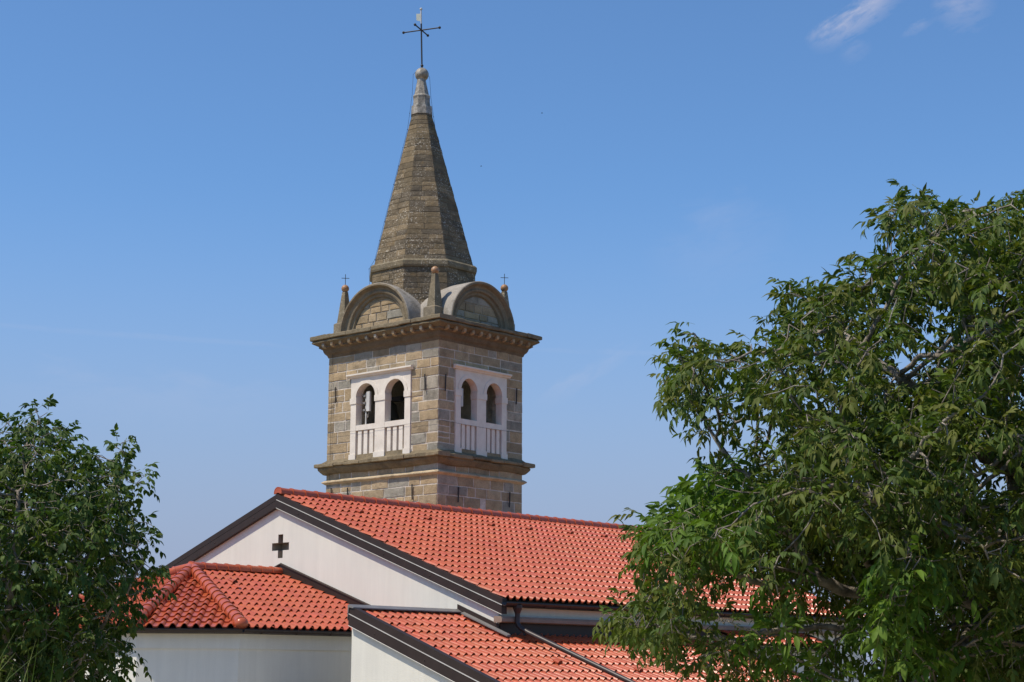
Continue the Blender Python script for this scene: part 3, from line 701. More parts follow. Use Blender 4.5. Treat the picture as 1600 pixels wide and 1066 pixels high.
# plinth stones below the string course sit slightly proud
# --- belfry windows
def belfry_window(k, c, half, op, mid, rr):
    """twin arched window frame of white stone: half width, opening width, middle pier width"""
    O, ex, nrm, s0, s1 = face_geo(k); O, ex, n = np.array(O, float), np.array(ex, float), np.array(nrm, float)
    def P(s, z, o): return O+ex*s+n*o+np.array((0, 0, z))
    mb = MB(); F, D = .045, -.23; zs = 9.10; zt = 9.77; z0 = 7.02
    side = half-mid/2-op
    def bx(s0, s1, za_, zb_, f=F, d=D, m=mb):
        m.loft([[P(s0, za_, d), P(s1, za_, d), P(s1, zb_, d), P(s0, zb_, d)], [P(s0, za_, f), P(s1, za_, f), P(s1, zb_, f), P(s0, zb_, f)]])
    piers = [(c-half, c-half+side), (c-mid/2, c+mid/2), (c+half-side, c+half)]
    for a, b in piers:
        bx(a, b, 7.2, 8.90); bx(a-.025, b+.025, 8.90, zs, F+.025); bx(a-.03, b+.03, z0, 7.2, F+.03)
    ops = [(c-mid/2-op/2), (c+mid/2+op/2)]
    # spandrel with two arches
    for oc, (xl, xr) in zip(ops, ((c-half, c), (c, c+half))):
        na_ = 16; arc = [(oc+op/2*math.cos(w), zs+rr*math.sin(w)) for w in np.linspace(0, math.pi, na_+1)]
        top = [(xr-(xr-xl)*i/na_, zt) for i in range(na_+1)]
        for i in range(na_):
            q = [arc[i], arc[i+1], top[i+1], top[i]]
            mb.add([P(*p, F) for p in q], [(0, 1, 2, 3)]); mb.add([P(*p, D) for p in q], [(3, 2, 1, 0)])
            mb.add([P(*arc[i], F), P(*arc[i+1], F), P(*arc[i+1], D), P(*arc[i], D)], [(0, 1, 2, 3)])
        for q in ([(xl, zs), (oc-op/2, zs), (xl, zt)], [(oc+op/2, zs), (xr, zs), (xr, zt)]):
            mb.add([P(*p, F) for p in q], [(0, 1, 2)]); mb.add([P(*p, D) for p in q], [(2, 1, 0)])
        xo = c-half if xl < c-.01 else c+half
        mb.add([P(xo, zs, F), P(xo, zs, D), P(xo, zt, D), P(xo, zt, F)], [(0, 1, 2, 3)])
        # raised archivolt
        ro = [(oc+(op/2+.13)*math.cos(w), zs+(rr+.13)*math.sin(w)) for w in np.linspace(0, math.pi, na_+1)]
        for i in range(na_):
            mb.add([P(*arc[i], F+.018), P(*arc[i+1], F+.018), P(*ro[i+1], F+.018), P(*ro[i], F+.018)], [(0, 1, 2, 3)])
            mb.add([P(*ro[i], F+.018), P(*ro[i+1], F+.018), P(*ro[i+1], F-.01), P(*ro[i], F-.01)], [(0, 1, 2, 3)])
            mb.add([P(*arc[i], F+.018), P(*arc[i+1], F+.018), P(*arc[i+1], F-.01), P(*arc[i], F-.01)], [(0, 1, 2, 3)])
    w = fix(mb.build('belfry_window', M['white_stone'], tower))
    lt = MB()
    for (a, b) in ((c-half-.13, c-.004), (c+.004, c+half+.13)):
        L = [(F, 9.772), (F+.05, 9.78), (F+.06, 9.81), (F+.10, 9.83), (F+.13, 9.85), (F+.13, 9.90), (F, 9.915)]
        lt.loft([[P(a, z, o) for o, z in L], [P(b, z, o) for o, z in L]])
    fix(lt.build('lintel', M['white_stone'], w))
    for oc in ops:
        rl_ = MB(); bx(oc-op/2+.002, oc+op/2-.002, 7.98, 8.165, F-.005, -.2, rl_); fix(rl_.build('rail', M['white_stone'], w))
        for j in (-1, 0, 1):
            b_ = MB(); s = oc+j*op*.30; hw = op*.095
            bx(s-hw, s+hw, 7.181, 7.979, F-.025, -.12, b_); fix(b_.build('baluster', M['white_stone'], w))
        st = MB(); bx(oc-op/2-.0, oc+op/2+.0, 7.03, 7.18, .03, -.3, st)
        st.c = [(.30, .24, .15)]*st.n; fix(st.build('sill', M['ashlar'], w))
    return w
wl_ = belfry_window(0, 40.76, 1.41, .92, .46, .45); tag(wl_, 'sunlit twin arched belfry window with white stone frame')
wr_ = belfry_window(1, 41.475, 1.24, .78, .44, .42); tag(wr_, 'shaded twin arched belfry window with white stone frame')
for k, spots in ((0, [(42.93, 9.30, .55), (38.68, 9.28, .55), (43.02, 6.02, .25), (42.22, 5.90, .4), (39.19, 5.76, .5)]), (1, [(39.735, 9.25, .55), (43.2, 9.22, .55), (40.39, 5.68, .5), (42.87, 5.70, .5)])):
    O, ex, nrm, s0, s1 = face_geo(k); O, ex, n = np.array(O, float), np.array(ex, float), np.array(nrm, float)
    for s, z, L in spots:
        mb = MB(); mb.tube([O+ex*(s+d)+n*.06+np.array((0, 0, z+dz)) for d, dz in ((-.012, -L/2), (0, 0), (.01, L/2))], .022, 6); mb.build('wall_anchor', M['iron'], tower)
# --- arched pediments (barrel vaults) on the four sides
def pediment(k, c, hw, rise):
    O, ex, nrm, s0, s1 = face_geo(k); O, ex, n = np.array(O, float), np.array(ex, float), np.array(nrm, float)
    zb_ = 11.38; e = rise/hw
    def P(s, z, o): return O+ex*(c+s)+n*o+np.array((0, 0, zb_+z))
    prof = [(hw, -2.2), (hw, .06), (hw-.03, .09), (hw-.09, .09), (hw-.12, .04), (hw-.16, -.04), (hw-.24, -.07), (hw-.29, -.03), (hw-.35, -.05), (hw-.38, -.12), (hw-.47, -.14), (hw-.50, -.20), (hw-.52, -.20)]
    na_ = 36; ws = np.linspace(0, math.pi, na_+1)
    mb = MB(); loops = []
    for r_, o in prof:
        loops.append([P(r_*math.cos(w)*(1+.0), r_*e*math.sin(w), o+noise.noise((w*4, r_*5, k))*.008) for w in ws])
    vs = [p for l in loops for p in l]; n_ = na_+1
    cs = []
    for (r_, o) in prof:
        cs += [(.34, .315, .275) if o < 0.07 and r_ >= hw-.001 else (.25, .205, .14)]*n_
    mb.add(vs, [(i*n_+j, i*n_+j+1, (i+1)*n_+j+1, (i+1)*n_+j) for i in range(len(prof)-1) for j in range(na_)], cs, True)
    o = mb.build('pediment', M['dark_stone'], tower)
    md = o.data; md.set_sharp_from_angle(angle=R(28))
    tb = MB(); ri = hw-.50; zz = .02
    tb.add([P(-ri, 0, -.23)]+[P(ri*math.cos(w), ri*e*math.sin(w), -.23) for w in ws], [tuple(range(n_+1))], (.42, .38, .32))
    while zz < ri*e-.05:
        h = random.uniform(.20, .30); z1 = min(zz+h, ri*e-.01)
        def xm(z): return ri*math.sqrt(max(0, 1-(z/(ri*e))**2))
        lim = xm(zz)-.01; x = -lim
        while x < lim-.06:
            x1 = x+random.uniform(.35, .8); x1 = lim if lim-x1 < .22 else x1
            pts = [(min(max(px, -xm(pz)+.005), xm(pz)-.005), pz) for px, pz in jag(x+.012, x1-.012, zz+.01, z1-.01)]
            tb.block(P(0, 0, -.22), ex, (0, 0, 1), n, pts, random.uniform(.01, .03), stone_col(), deep=.01)
            x = x1
        zz = z1
    tb.build('tympanum', M['clean_ashlar'], o)
pediment(0, 41.12, 1.68, 1.55); pediment(1, 41.52, 1.58, 1.51); pediment(2, 40.8, 1.68, 1.5); pediment(3, 41.5, 1.58, 1.46)
# --- pinnacles
for i, (px, py, cr) in enumerate(((39.86, 38.72, 0), (39.84, 43.02, 1), (43.36, 38.78, 1), (43.3, 43.0, 0))):
    mb = MB(); z = 11.40; t = random.uniform(-.03, .03)
    def sq(h, z): return [(px-h+noise.noise((z, px, 1))*.015, py-h, z), (px+h, py-h+noise.noise((z, py, 2))*.015, z), (px+h, py+h, z), (px-h, py+h, z)]
    mb.loft([sq(.26, z-.06), sq(.26, z+.42), sq(.21, z+.46)], (.25, .21, .15))
    mb.loft([sq(.185, z+.44), sq(.13, z+1.0), sq(.075, z+1.56), sq(.06, z+1.58)], (.22, .185, .125))
    p = fix(mb.build('pinnacle', M['spire_stone'], tower))
    mb = MB(); mb.ball((px, py, z+1.69), .135, 16, 10); mb.build('ball', M['rust_ball'], p)
    if cr:
        mb = MB(); mb.tube([(px, py, z+1.80), (px, py, z+2.20)], .011, 6); mb.tube([(px-.10, py+.09, z+2.06), (px+.10, py-.09, z+2.06)], .011, 6); mb.build('cross', M['iron'], p)
# --- spire
SC = np.array([41.45, 40.86]); ST = np.array([41.37, 40.94])
def octa(z, ap, sc_=(.96, 1.04)):
    t = (z-13.55)/5.75; c = SC+(ST-SC)*t; rr = ap/math.cos(math.pi/8)
    return [np.array((c[0]+rr*math.cos(math.pi/8+k*math.pi/4)*sc_[0], c[1]+rr*math.sin(math.pi/8+k*math.pi/4)*sc_[1], z)) for k in range(8)]
def spire_blocks(mb, zlist, apf):
    for z0, z1 in zip(zlist[:-1], zlist[1:]):
        a0, a1 = octa(z0, apf(z0)), octa(z1, apf(z1)-.0)
        for k in range(8):
            p, q, p1, q1 = a0[k], a0[(k+1) % 8], a1[k], a1[(k+1) % 8]
            ex = q-p; W = np.linalg.norm(ex); ex /= W; up = (p1+q1)/2-(p+q)/2; up -= ex*np.dot(up, ex); H = np.linalg.norm(up); up /= H; nn = np.cross(ex, up)
            wt = np.linalg.norm(q1-p1); off = (W-wt)/2
            nb = max(1, int(round(W/random.uniform(.42, .62))))
            cuts = [0]+sorted((i+random.uniform(-.25, .25))/nb for i in range(1, nb))+[1]
            for c0, c1 in zip(cuts[:-1], cuts[1:]):
                j = lambda: random.uniform(-.010, .010); g = .005
                pts = [(c0*W+(g if c0 else 0), g+j()*.5), ((c0+c1)/2*W, g+j()), (c1*W-(g if c1 < 1 else 0), g+j()*.5), (off+c1*wt-(g if c1 < 1 else 0), H-g+j()*.5), (off+(c0+c1)/2*wt, H-g+j()), (off+c0*wt+(g if c0 else 0), H-g+j()*.5)]
                mb.block(p, ex, up, nn, pts, random.uniform(.0, .014), stone_col('spire'), .008, .03)
mb = MB()
apf = lambda z: 1.71+(.335-1.71)*(z-13.58)/(19.3-13.58)
zl = [13.68]
while zl[-1] < 19.2: zl.append(zl[-1]+random.uniform(.165, .245))
zl[-1] = 19.28
spire_blocks(mb, zl, apf)
apd = lambda z: 1.73+max(0, (13.5-z))*.045
zl2 = list(np.linspace(12.1, 13.44, 8)); spire_blocks(mb, zl2, apd)
core = [octa(11.3, 1.60), octa(12.0, 1.60), octa(12.1, apd(12.1)-.006), octa(13.5, 1.724), octa(13.6, apf(13.6)-.004), octa(19.25, apf(19.25)-.004)]
mb.loft([[tuple(p) for p in l] for l in core], (.20, .17, .12))
spire = mb.build('spire', M['spire_stone'], tower)
mb = MB(); mb.loft([[tuple(p) for p in octa(z, a)] for z, a in ((13.43, 1.73), (13.44, 1.79), (13.50, 1.81), (13.63, 1.81), (13.70, 1.74), (13.71, 1.60))], (.21, .175, .115)); mb.build('spire_band', M['spire_stone'], spire)
mb = MB()
mb.loft([[tuple(p) for p in octa(z, a, (1, 1))] for z, a in ((19.25, .34), (19.26, .375), (19.58, .355), (19.60, .30), (19.88, .285), (19.95, .30), (19.98, .285), (20.02, .255), (20.5, .16), (20.6, .15))], (.3, .3, .3)); mb.build('finial', M['grey_stone'], spire)
bc = np.array([41.36, 40.95, 20.79]); mb = MB(); mb.ball(bc, .245, 22, 14, (.4, .4, .4)); mb.build('finial_ball', M['grey_stone'], spire)
mb = MB(); top = bc+(-.04, .05, 2.42)
mb.tube([bc+(0, 0, .22), bc+(-.01, .01, .7), bc+(-.03, .04, 1.9)], .028, 8); mb.ball(bc+(0, 0, .33), .055, 10, 6)
xc = bc+(-.022, .03, 1.66)
dl = np.array([.348, -.93, .0]); dl /= np.linalg.norm(dl); ds = np.array([.93, .348, 0.]); ds /= np.linalg.norm(ds)
for d, L in ((dl, .70), (ds, .56)):
    mb.tube([xc-d*L, xc+d*L], .024, 8)
    for s in (-1, 1): mb.ball(xc+d*L*s, .05, 10, 7)
iron_cross = mb.build('iron_cross', M['iron'], spire)
mb = MB(); mb.tube([bc+(-.03, .04, 1.88), top], .024, 8); mb.ball(top+(0, 0, .03), .05, 10, 7); mb.build('lightning_rod', M['white_paint'], spire)
mb = MB(); fl = bc+(-.035, .045, 2.0); e = -dl
mb.loft([[fl+n_*ds for n_ in (0,)]*0+[fl+ds*s+e*.03, fl+ds*s+e*.18+(0, 0, .05), fl+ds*s+e*.19+(0, 0, .30), fl+ds*s+e*.03+(0, 0, .28)] for s in (-.004, .004)], (.5, .5, .5))
fix(mb.build('pennant', mat('pale_metal', m_metal((.45, .48, .42), .5)), spire))
# lightning conductor cables down two arrises of the spire
for k, sgn in ((3, 1), (7, 1)):
    mb = MB(); pts = [bc+(0, 0, .30)]
    q = octa(20.75, .29, (1, 1))[k]; pts.append(q); pts.append(octa(20.0, .33, (1, 1))[k]); pts.append(octa(19.3, .42, (1, 1))[k])
    for z in np.linspace(18.7, 13.9, 8): pts.append(octa(z, apf(z)+.03)[k])
    pts += [octa(13.55, 1.86)[k], octa(13.0, 1.84)[k]]
    mb.tube(pts, .006, 5)
    for p in pts[3:]: mb.ball(p, .017, 6, 4)
    mb.build('conductor_cable', M['iron'], spire)
mb = MB()    # thin wire across the belfry at rail height
for k, z in ((0, 8.0), (1, 8.0)):
    O, ex, nrm, s0, s1 = face_geo(k); O, ex, n = np.array(O, float), np.array(ex, float), np.array(nrm, float)
    mb.tube([O+ex*s+n*.085+np.array((0, 0, z-.03*math.sin(math.pi*(s-s0)/(s1-s0)))) for s in np.linspace(s0+.06, s1-.06, 12)], .0042, 4)
mb.tube([(A0-.07, 43.1, z) for z in np.linspace(6.4, 10.8, 9)], .007, 4)
mb.build('wire', M['iron'], tower)

# --- things hanging inside the belfry (things of their own)
def antenna(name, x, y, label):
    a = thing(name, label, 'antenna', (x, y, 8.1), 'panel antennas in the belfry arches')
    mb = MB(); mb.tube([(x, y, 8.1), (x, y, 9.25)], .03, 8); mb.build('mast', M['white_paint'], a)
    return a
a1 = antenna('panel_antenna', 39.62, 41.62, 'white panel antenna on a pole in the left arch of the sunlit belfry window')
mb = MB(); mb.prism([(-.075, 8.62), (.075, 8.62), (.075, 9.28), (-.075, 9.28)], 0, 0, .08); mb.v = [(v[0]+39.50, v[1]+41.42, v[2]) for v in mb.v]; fix(mb.build('panel', M['white_paint'], a1))
mb = MB()
for z in (8.68, 8.92, 9.16):
    mc = MB(); mc.tube([(39.60, 41.62, z), (39.55, 41.46, z)], .022, 6); mc.box((39.56, 41.60, z-.035), (39.64, 41.72, z+.035)); mc.build('bracket', M['grey_metal'], a1)
mb.tube([(39.56, 41.42, 8.62), (39.56, 41.44, 8.45), (39.6, 41.52, 8.42), (39.62, 41.58, 8.55)], .014, 6); mb.build('feed_cable', M['grey_metal'], a1)
a2 = antenna('panel_antenna', 40.50, 38.40, 'white panel antenna on a pole in the left arch of the shaded belfry window')
mb = MB(); mb.box((40.66, 38.24, 8.60), (40.76, 38.38, 9.20)); mb.build('panel', M['white_paint'], a2)
for z in (8.68, 8.92, 9.12):
    mb = MB(); mb.tube([(40.52, 38.38, z), (40.68, 38.32, z)], .022, 6); mb.box((40.46, 38.36, z-.035), (40.56, 38.44, z+.035)); mb.build('bracket', M['grey_metal'], a2)
bell = thing('church_bell', 'dark bronze bell hanging behind the white antenna inside the belfry', 'bell', (40.6, 41.5, 8.2))
mb = MB(); mb.loft([[(40.6+r_*math.cos(w), 41.50+r_*math.sin(w), z) for w in np.linspace(0, 2*math.pi, 25)[:-1]] for r_, z in ((.44, 8.25), (.42, 8.32), (.34, 8.45), (.28, 8.7), (.24, 8.95), (.15, 9.03), (.05, 9.06))], (.1, .1, .1), True, True); mb.build('bell_body', M['bronze'], bell)
mb = MB(); mb.box((40.50, 40.9, 9.05), (40.70, 42.2, 9.2)); mb.build('headstock', M['iron'], bell)

# ================================================================== TREES
def in_poly(P, poly):
    x, y = P[:, 0], P[:, 1]; c = np.zeros(len(P), bool); n = len(poly)
    for i in range(n):
        (x0, y0), (x1, y1) = poly[i], poly[(i+1) % n]
        if y0 == y1: continue
        k = ((y0 > y) != (y1 > y)) & (x < (x1-x0)*(y-y0)/(y1-y0)+x0); c ^= k
    return c
def poly_dist(P, poly):
    d = np.full(len(P), 1e9); n = len(poly)
    for i in range(n):
        a, b = np.array(poly[i], float), np.array(poly[(i+1) % n], float); ab = b-a
        t = np.clip(((P-a)@ab)/(ab@ab), 0, 1); d = np.minimum(d, np.linalg.norm(P-(a+t[:, None]*ab), axis=1))
    return d
def crown_points(poly, n, dist, thick, edge, seed=0):
    """points through a crown volume: its outline seen from the road, `thick` metres deep in the middle, rounding off towards the edge"""
    g = np.random.default_rng(seed); P = np.array(poly, float); lo, hi = P.min(0), P.max(0); out = []
    while sum(map(len, out)) < n:
        q = g.uniform(lo, hi, (4000, 2)); q = q[in_poly(q, poly)]; d = poly_dist(q, poly)
        hw = thick/2*np.sqrt(1-(1-np.clip(d/edge, 0, 1))**2)+.12
        z = g.uniform(-1, 1, len(q))*hw
        keep = g.uniform(0, 1, len(q)) < hw/(thick/2+.12)
        ray = fw+np.outer((q[:, 0]-800)/FPX, CR)-np.outer((q[:, 1]-533)/FPX, CU)
        out.append((ray*(dist+z)[:, None])[keep])
    return np.vstack(out)[:n]
def grow(limbs, attr_pts, step, di, dk, iters=140, jitter=.25, seed=1):
    g = np.random.default_rng(seed)
    pos = []; par = []
    for pts, pr in limbs:                       # polylines; pr = index (limb, node) the limb springs from
        p = [np.array(q, float) for q in pts]; last = -1 if pr is None else int(np.argmin(np.linalg.norm(np.array(pos)-p[0], axis=1)))
        for a, b in zip(p[:-1], p[1:]):
            k = max(1, int(np.linalg.norm(b-a)/step))
            for i in range(k):
                q = a+(b-a)*(i/k)+g.normal(0, .012, 3); pos.append(q); par.append(last); last = len(pos)-1
        pos.append(p[-1]); par.append(last)
    pos = [np.array(p) for p in pos]
    A = attr_pts.copy(); X = np.array(pos)
    D = np.linalg.norm(A[:, None]-X[None], axis=2); near = D.argmin(1); nd = D.min(1)
    for it in range(iters):
        act = np.where(nd < di)[0]
        if not len(act): break
        new = []; np_ = []
        order = np.argsort(near[act]); ids = near[act][order]; u, s = np.unique(ids, return_index=True); s = list(s)+[len(ids)]
        for k, nidx in enumerate(u):
            v = A[act[order[s[k]:s[k+1]]]]-pos[nidx]; v = (v/np.linalg.norm(v, axis=1, keepdims=True)).mean(0)+g.normal(0, jitter, 3)*.6+np.array((0, 0, .05))
            v /= np.linalg.norm(v)+1e-9; new.append(pos[nidx]+v*step); np_.append(nidx)
        base = len(pos); pos += new; par += np_
        NX = np.array(new); D = np.linalg.norm(A[:, None]-NX[None], axis=2); m = D.min(1); a = D.argmin(1)
        up = m < nd; near[up] = base+a[up]; nd = np.minimum(nd, m)
        keep = nd > dk; A = A[keep]; near = near[keep]; nd = nd[keep]
        if not len(A) or len(pos) > 30000: break
    return np.array(pos), np.array(par)
def radii(pos, par, tip, ex=2.3, limit=.5):
    n = len(pos); a = np.zeros(n); ch = np.zeros(n, int)
    for i in range(n):
        if par[i] >= 0: ch[par[i]] += 1
    order = range(n-1, -1, -1)
    # children always have larger indices than parents
    for i in order:
        if ch[i] == 0: a[i] = tip**ex
        if par[i] >= 0: a[par[i]] += a[i]
    return np.minimum(a**(1/ex), limit), ch
def branch_mesh(name, pos, par, rad, parent, m, rmin=0):
    n = len(pos); kids = [[] for _ in range(n)]
    for i in range(n):
        if par[i] >= 0: kids[par[i]].append(i)
    mb = MB(); start = [i for i in range(n) if par[i] < 0]; stack = [(i, None) for i in start]
    while stack:
        i, fr = stack.pop(); ch = [fr] if fr is not None else []
        ch.append(i); k = i
        while kids[k]:
            ks = sorted(kids[k], key=lambda j: -rad[j]); 
            for j in ks[1:]: stack.append((j, k))
            k = ks[0]; ch.append(k)
        if len(ch) < 2: continue
        rr = [rad[j] for j in ch]
        if fr is not None: rr[0] = min(rr[0], rr[1]*1.25)
        if max(rr) < rmin: continue
        seg = 12 if max(rr) > .06 else 7 if max(rr) > .02 else 4
        mb.tube([pos[j] for j in ch], rr, seg, (.1, .08, .06))
    return mb.build(name, m, parent)
# leaf template: stations along, centre fold, drooping tip
def leaf_template(w=.40, fold=.16, droop=.22, st=5):
    t = np.linspace(0, 1, st); wid = np.sin(np.pi*np.clip(t*.93+.03, 0, 1)**.85)*w/2
    V = []
    for k in range(st):
        z = -droop*t[k]**2; V += [(t[k], -wid[k], z+fold*wid[k]), (t[k], 0, z), (t[k], wid[k], z+fold*wid[k])]
    F = []
    for k in range(st-1): F += [(3*k, 3*k+1, 3*k+4, 3*k+3), (3*k+1, 3*k+2, 3*k+5, 3*k+4)]
    return np.array(V), np.array(F)
def unit(a): return a/np.maximum(np.linalg.norm(a, axis=-1, keepdims=True), 1e-9)
def place_leaves(base, dirs, ups, size, cols, tpl):
    V, F = tpl; x = unit(dirs); y = unit(np.cross(ups, x)); z = np.cross(x, y)
    P = base[:, None]+size[:, None, None]*(V[None, :, :1]*x[:, None]+V[None, :, 1:2]*y[:, None]+V[None, :, 2:]*z[:, None])
    n, k = len(base), len(V); FF = (F[None]+np.arange(n)[:, None, None]*k).reshape(-1, 4)
    return P.reshape(-1, 3), FF, np.repeat(cols, k, axis=0)
def merge(ls):
    V = []; F = []; C = []; o = 0
    for v, f, c in ls: V.append(v); F.append(f+o); C.append(c); o += len(v)
    return np.vstack(V), np.vstack(F), np.vstack(C)
def compound(g, base, dirs, n_pairs, length, leaflet, palette, droop, tpl, spread=.9, hang=.35):
    """pinnate leaves: a stalk with leaflet pairs and one at the end"""
    n = len(base); d = unit(dirs); side = unit(np.cross(d, np.tile((0, 0, 1.), (n, 1)))+g.normal(0, .12, (n, 3))); up = unit(np.cross(side, d))
    out = []; pc = palette[g.integers(0, len(palette), n)]*(1+g.normal(0, .10, (n, 1)))
    L = length*g.uniform(.75, 1.2, n)
    def at_(t): return base+d*(L*t)[:, None]+np.array((0, 0, -1.))*(droop*L*t*t)[:, None]
    ts = np.linspace(.38, .92, n_pairs)
    for t in ts:
        tang = unit(d+np.array((0, 0, -1.))*(2*droop*t))
        for s in (-1, 1):
            dr = unit(tang*(.55+.3*t)+side*s*spread+np.array((0, 0, -1.))*(hang+g.uniform(-.25, .5, (n, 1)))+g.normal(0, .16, (n, 3)))
            out.append(place_leaves(at_(np.full(n, t)), dr, up+g.normal(0, .30, (n, 3)), leaflet*(.62+.42*t)*g.uniform(.6, 1.3, n), pc*(1+g.normal(0, .07, (n, 1))), tpl))
    dr = unit(d+np.array((0, 0, -1.))*(hang*1.6+g.uniform(-.2, .6, (n, 1)))+g.normal(0, .15, (n, 3)))
    out.append(place_leaves(at_(np.ones(n)), dr, up+g.normal(0, .25, (n, 3)), leaflet*1.12*g.uniform(.8, 1.2, n), pc, tpl))
    # the stalk, a thin ribbon
    q = [at_(np.full(n, t)) for t in (0, .5, 1)]; w = side*.0022
    V = np.stack([q[0]-w, q[0]+w, q[1]-w, q[1]+w, q[2]-w, q[2]+w], 1).reshape(-1, 3)
    F = (np.array([[0, 1, 3, 2], [2, 3, 5, 4]])[None]+np.arange(n)[:, None, None]*6).reshape(-1, 4)
    out.append((V, F, np.repeat(np.tile((.17, .19, .06), (n, 1)), 6, axis=0)))
    return out

# --- walnut tree on the right
walnut = thing('walnut_tree', 'big walnut tree with drooping green leaflets and grey crooked branches', 'tree', at(1790, 1500, 12.2))
WD = 12.
sil = [(1384, 300), (1420, 284), (1500, 300), (1545, 318), (1600, 290), (1700, 262), (1850, 300), (1930, 480), (1960, 800), (1930, 1120), (1650, 1180), (1420, 1140), (1235, 1110),
       (1130, 1060), (1040, 1040), (1015, 1018), (945, 992), (938, 965), (985, 945), (1000, 925), (990, 860), (980, 832), (1010, 795), (1062, 762), (1105, 742), (1120, 712), (1070, 672), (1032, 612), (1040, 560), (1045, 527), (1085, 520),
       (1140, 545), (1180, 525), (1212, 490), (1208, 450), (1255, 425), (1320, 425), (1348, 395), (1400, 385), (1380, 345), (1362, 335)]
att = crown_points(sil, 16500, WD, 4.6, 330, 3)
def clumpy(pts, scale, thr, seed, soft=.16):
    keep = []
    g_ = np.random.default_rng(seed)
    for p in pts:
        n_ = noise.noise(tuple(p*scale+seed*3.7))+.4*noise.noise(tuple(p*scale*2.3+seed))
        keep.append(n_ > thr+g_.normal(0, soft))
    return pts[np.array(keep)]
att = clumpy(att, 1.9, -.19, 3)
back = [(1060, 765), (1250, 735), (1400, 770), (1430, 985), (1300, 985), (1200, 925), (1090, 890)]
att = np.vstack([att, crown_points(back, 1500, 13.3, 1.3, 110, 12)])
# limbs left bare on the near side
for px, py, r_ in ((1255, 880, .27), (1175, 765, .13), (1225, 810, .13), (1290, 960, .28), (1180, 905, .22), (1330, 900, .22), (1130, 712, .10), (1480, 990, .3)):
    rel = att@np.stack([CR, CU, fw], 1); sx = 800+FPX*rel[:, 0]/rel[:, 2]; sy = 533-FPX*rel[:, 1]/rel[:, 2]
    att = att[(np.hypot(sx-px, sy-py)/FPX*WD > r_) | (rel[:, 2] > 12.55)]
# loosen the crown: carve small hollows so sky and roofs show through
g = np.random.default_rng(5)
hol = [((1480, 500), .25), ((1590, 605), .35), ((1140, 640), .30), ((1190, 690), .3), ((1290, 620), .25), ((1230, 1000), .42), ((1330, 1030), .4), ((1120, 960), .3), ((1420, 560), .25), ((1550, 740), .3), ((1090, 1000), .18), ((1290, 985), .25), ((1150, 905), .3)]
for (px, py), r_ in hol:
    rel = att@np.stack([CR, CU, fw], 1); sx = 800+FPX*rel[:, 0]/rel[:, 2]; sy = 533-FPX*rel[:, 1]/rel[:, 2]
    dd = np.hypot(sx-px, sy-py)/FPX*WD
    att = att[(dd > r_) | (g.uniform(0, 1, len(att)) < .10+.7*(dd/r_)**3)]
W_ = lambda *a: [at(*p) for p in a]
limbs = [(W_((1800, 1700, 12.4), (1760, 1300, 12.4), (1720, 1080, 12.3), (1660, 985, 12.2)), None),
         (W_((1660, 985, 12.2), (1590, 950, 12.0), (1530, 965, 11.6), (1452, 988, 11.2)), 1),
         (W_((1590, 950, 12.0), (1480, 935, 12.3), (1400, 930, 12.4), (1330, 930, 12.3), (1275, 903, 12.2)), 1),
         (W_((1275, 903, 12.2), (1240, 912, 12.1), (1190, 912, 12.0), (1150, 895, 11.9), (1125, 875, 11.8)), 1),
         (W_((1275, 903, 12.2), (1254, 868, 12.3), (1244, 838, 12.3), (1205, 815, 12.3), (1195, 780, 12.4), (1172, 748, 12.4), (1130, 708, 12.5), (1108, 670, 12.6)), 1),
         (W_((1400, 930, 12.4), (1345, 870, 12.0), (1290, 835, 11.9), (1245, 808, 11.9), (1232, 785, 11.8)), 1),
         (W_((1275, 903, 12.2), (1240, 895, 12.0), (1212, 889, 11.9), (1188, 893, 11.85)), 1),
         (W_((1400, 930, 12.4), (1340, 985, 12.0), (1300, 1000, 11.8), (1272, 1040, 11.7)), 1),
         (W_((1330, 985, 12.0), (1285, 978, 12.1), (1235, 985, 12.1), (1150, 1000, 12.0)), 1),
         (W_((1660, 985, 12.2), (1610, 850, 12.2), (1585, 740, 12.3), (1560, 600, 12.4), (1510, 470, 12.4), (1450, 370, 12.3)), 1),
         (W_((1585, 740, 12.3), (1500, 680, 11.7), (1420, 600, 11.4), (1330, 530, 11.5)), 1),
         (W_((1610, 850, 12.2), (1520, 790, 12.9), (1400, 690, 13.2), (1280, 640, 13.1), (1150, 660, 12.9)), 1),
         (W_((1560, 600, 12.4), (1620, 470, 12.3), (1680, 380, 12.2)), 1),
         (W_((1660, 985, 12.2), (1740, 850, 12.4), (1800, 650, 12.6), (1820, 480, 12.5)), 1),
         (W_((1610, 850, 12.2), (1480, 830, 10.9), (1400, 800, 10.6), (1340, 760, 10.6)), 1),
         (W_((1530, 965, 11.6), (1500, 1010, 11.0), (1440, 1060, 10.8), (1380, 1085, 10.8)), 1)]
pos, par = grow(limbs, att, .095, 1.3, .098, jitter=.30, seed=4)
rad, ch = radii(pos, par, .0036, 2.15, .28)
branch_mesh('trunk', pos, par, rad, walnut, M['bark'])
def tip_nodes(pos, par, rad, rmax):
    return np.where((rad < rmax) & (par >= 0))[0]
g = np.random.default_rng(21)
tn = tip_nodes(pos, par, rad, .0110)
d0 = unit(pos[tn]-pos[par[tn]])
PAL_W = 0.98*np.array([(.080, .118, .022), (.066, .104, .020), (.100, .126, .024), (.118, .130, .028), (.060, .098, .022), (.090, .135, .022)])
PAL_F = np.array([(.085, .155, .020), (.105, .175, .022), (.070, .130, .020)])
tplw = leaf_template(.37, .40, .38, 5)
def spawn(g, pos, d0, idx, per, lateral=1.0):
    i = np.repeat(np.arange(len(idx)), per); b = pos[idx][i]; d = d0[i]*.55+g.normal(0, .62*lateral, (len(i), 3)); d[:, 2] += .10
    return b+g.normal(0, .02, b.shape), unit(d)
b, d = spawn(g, pos, d0, tn, 2)
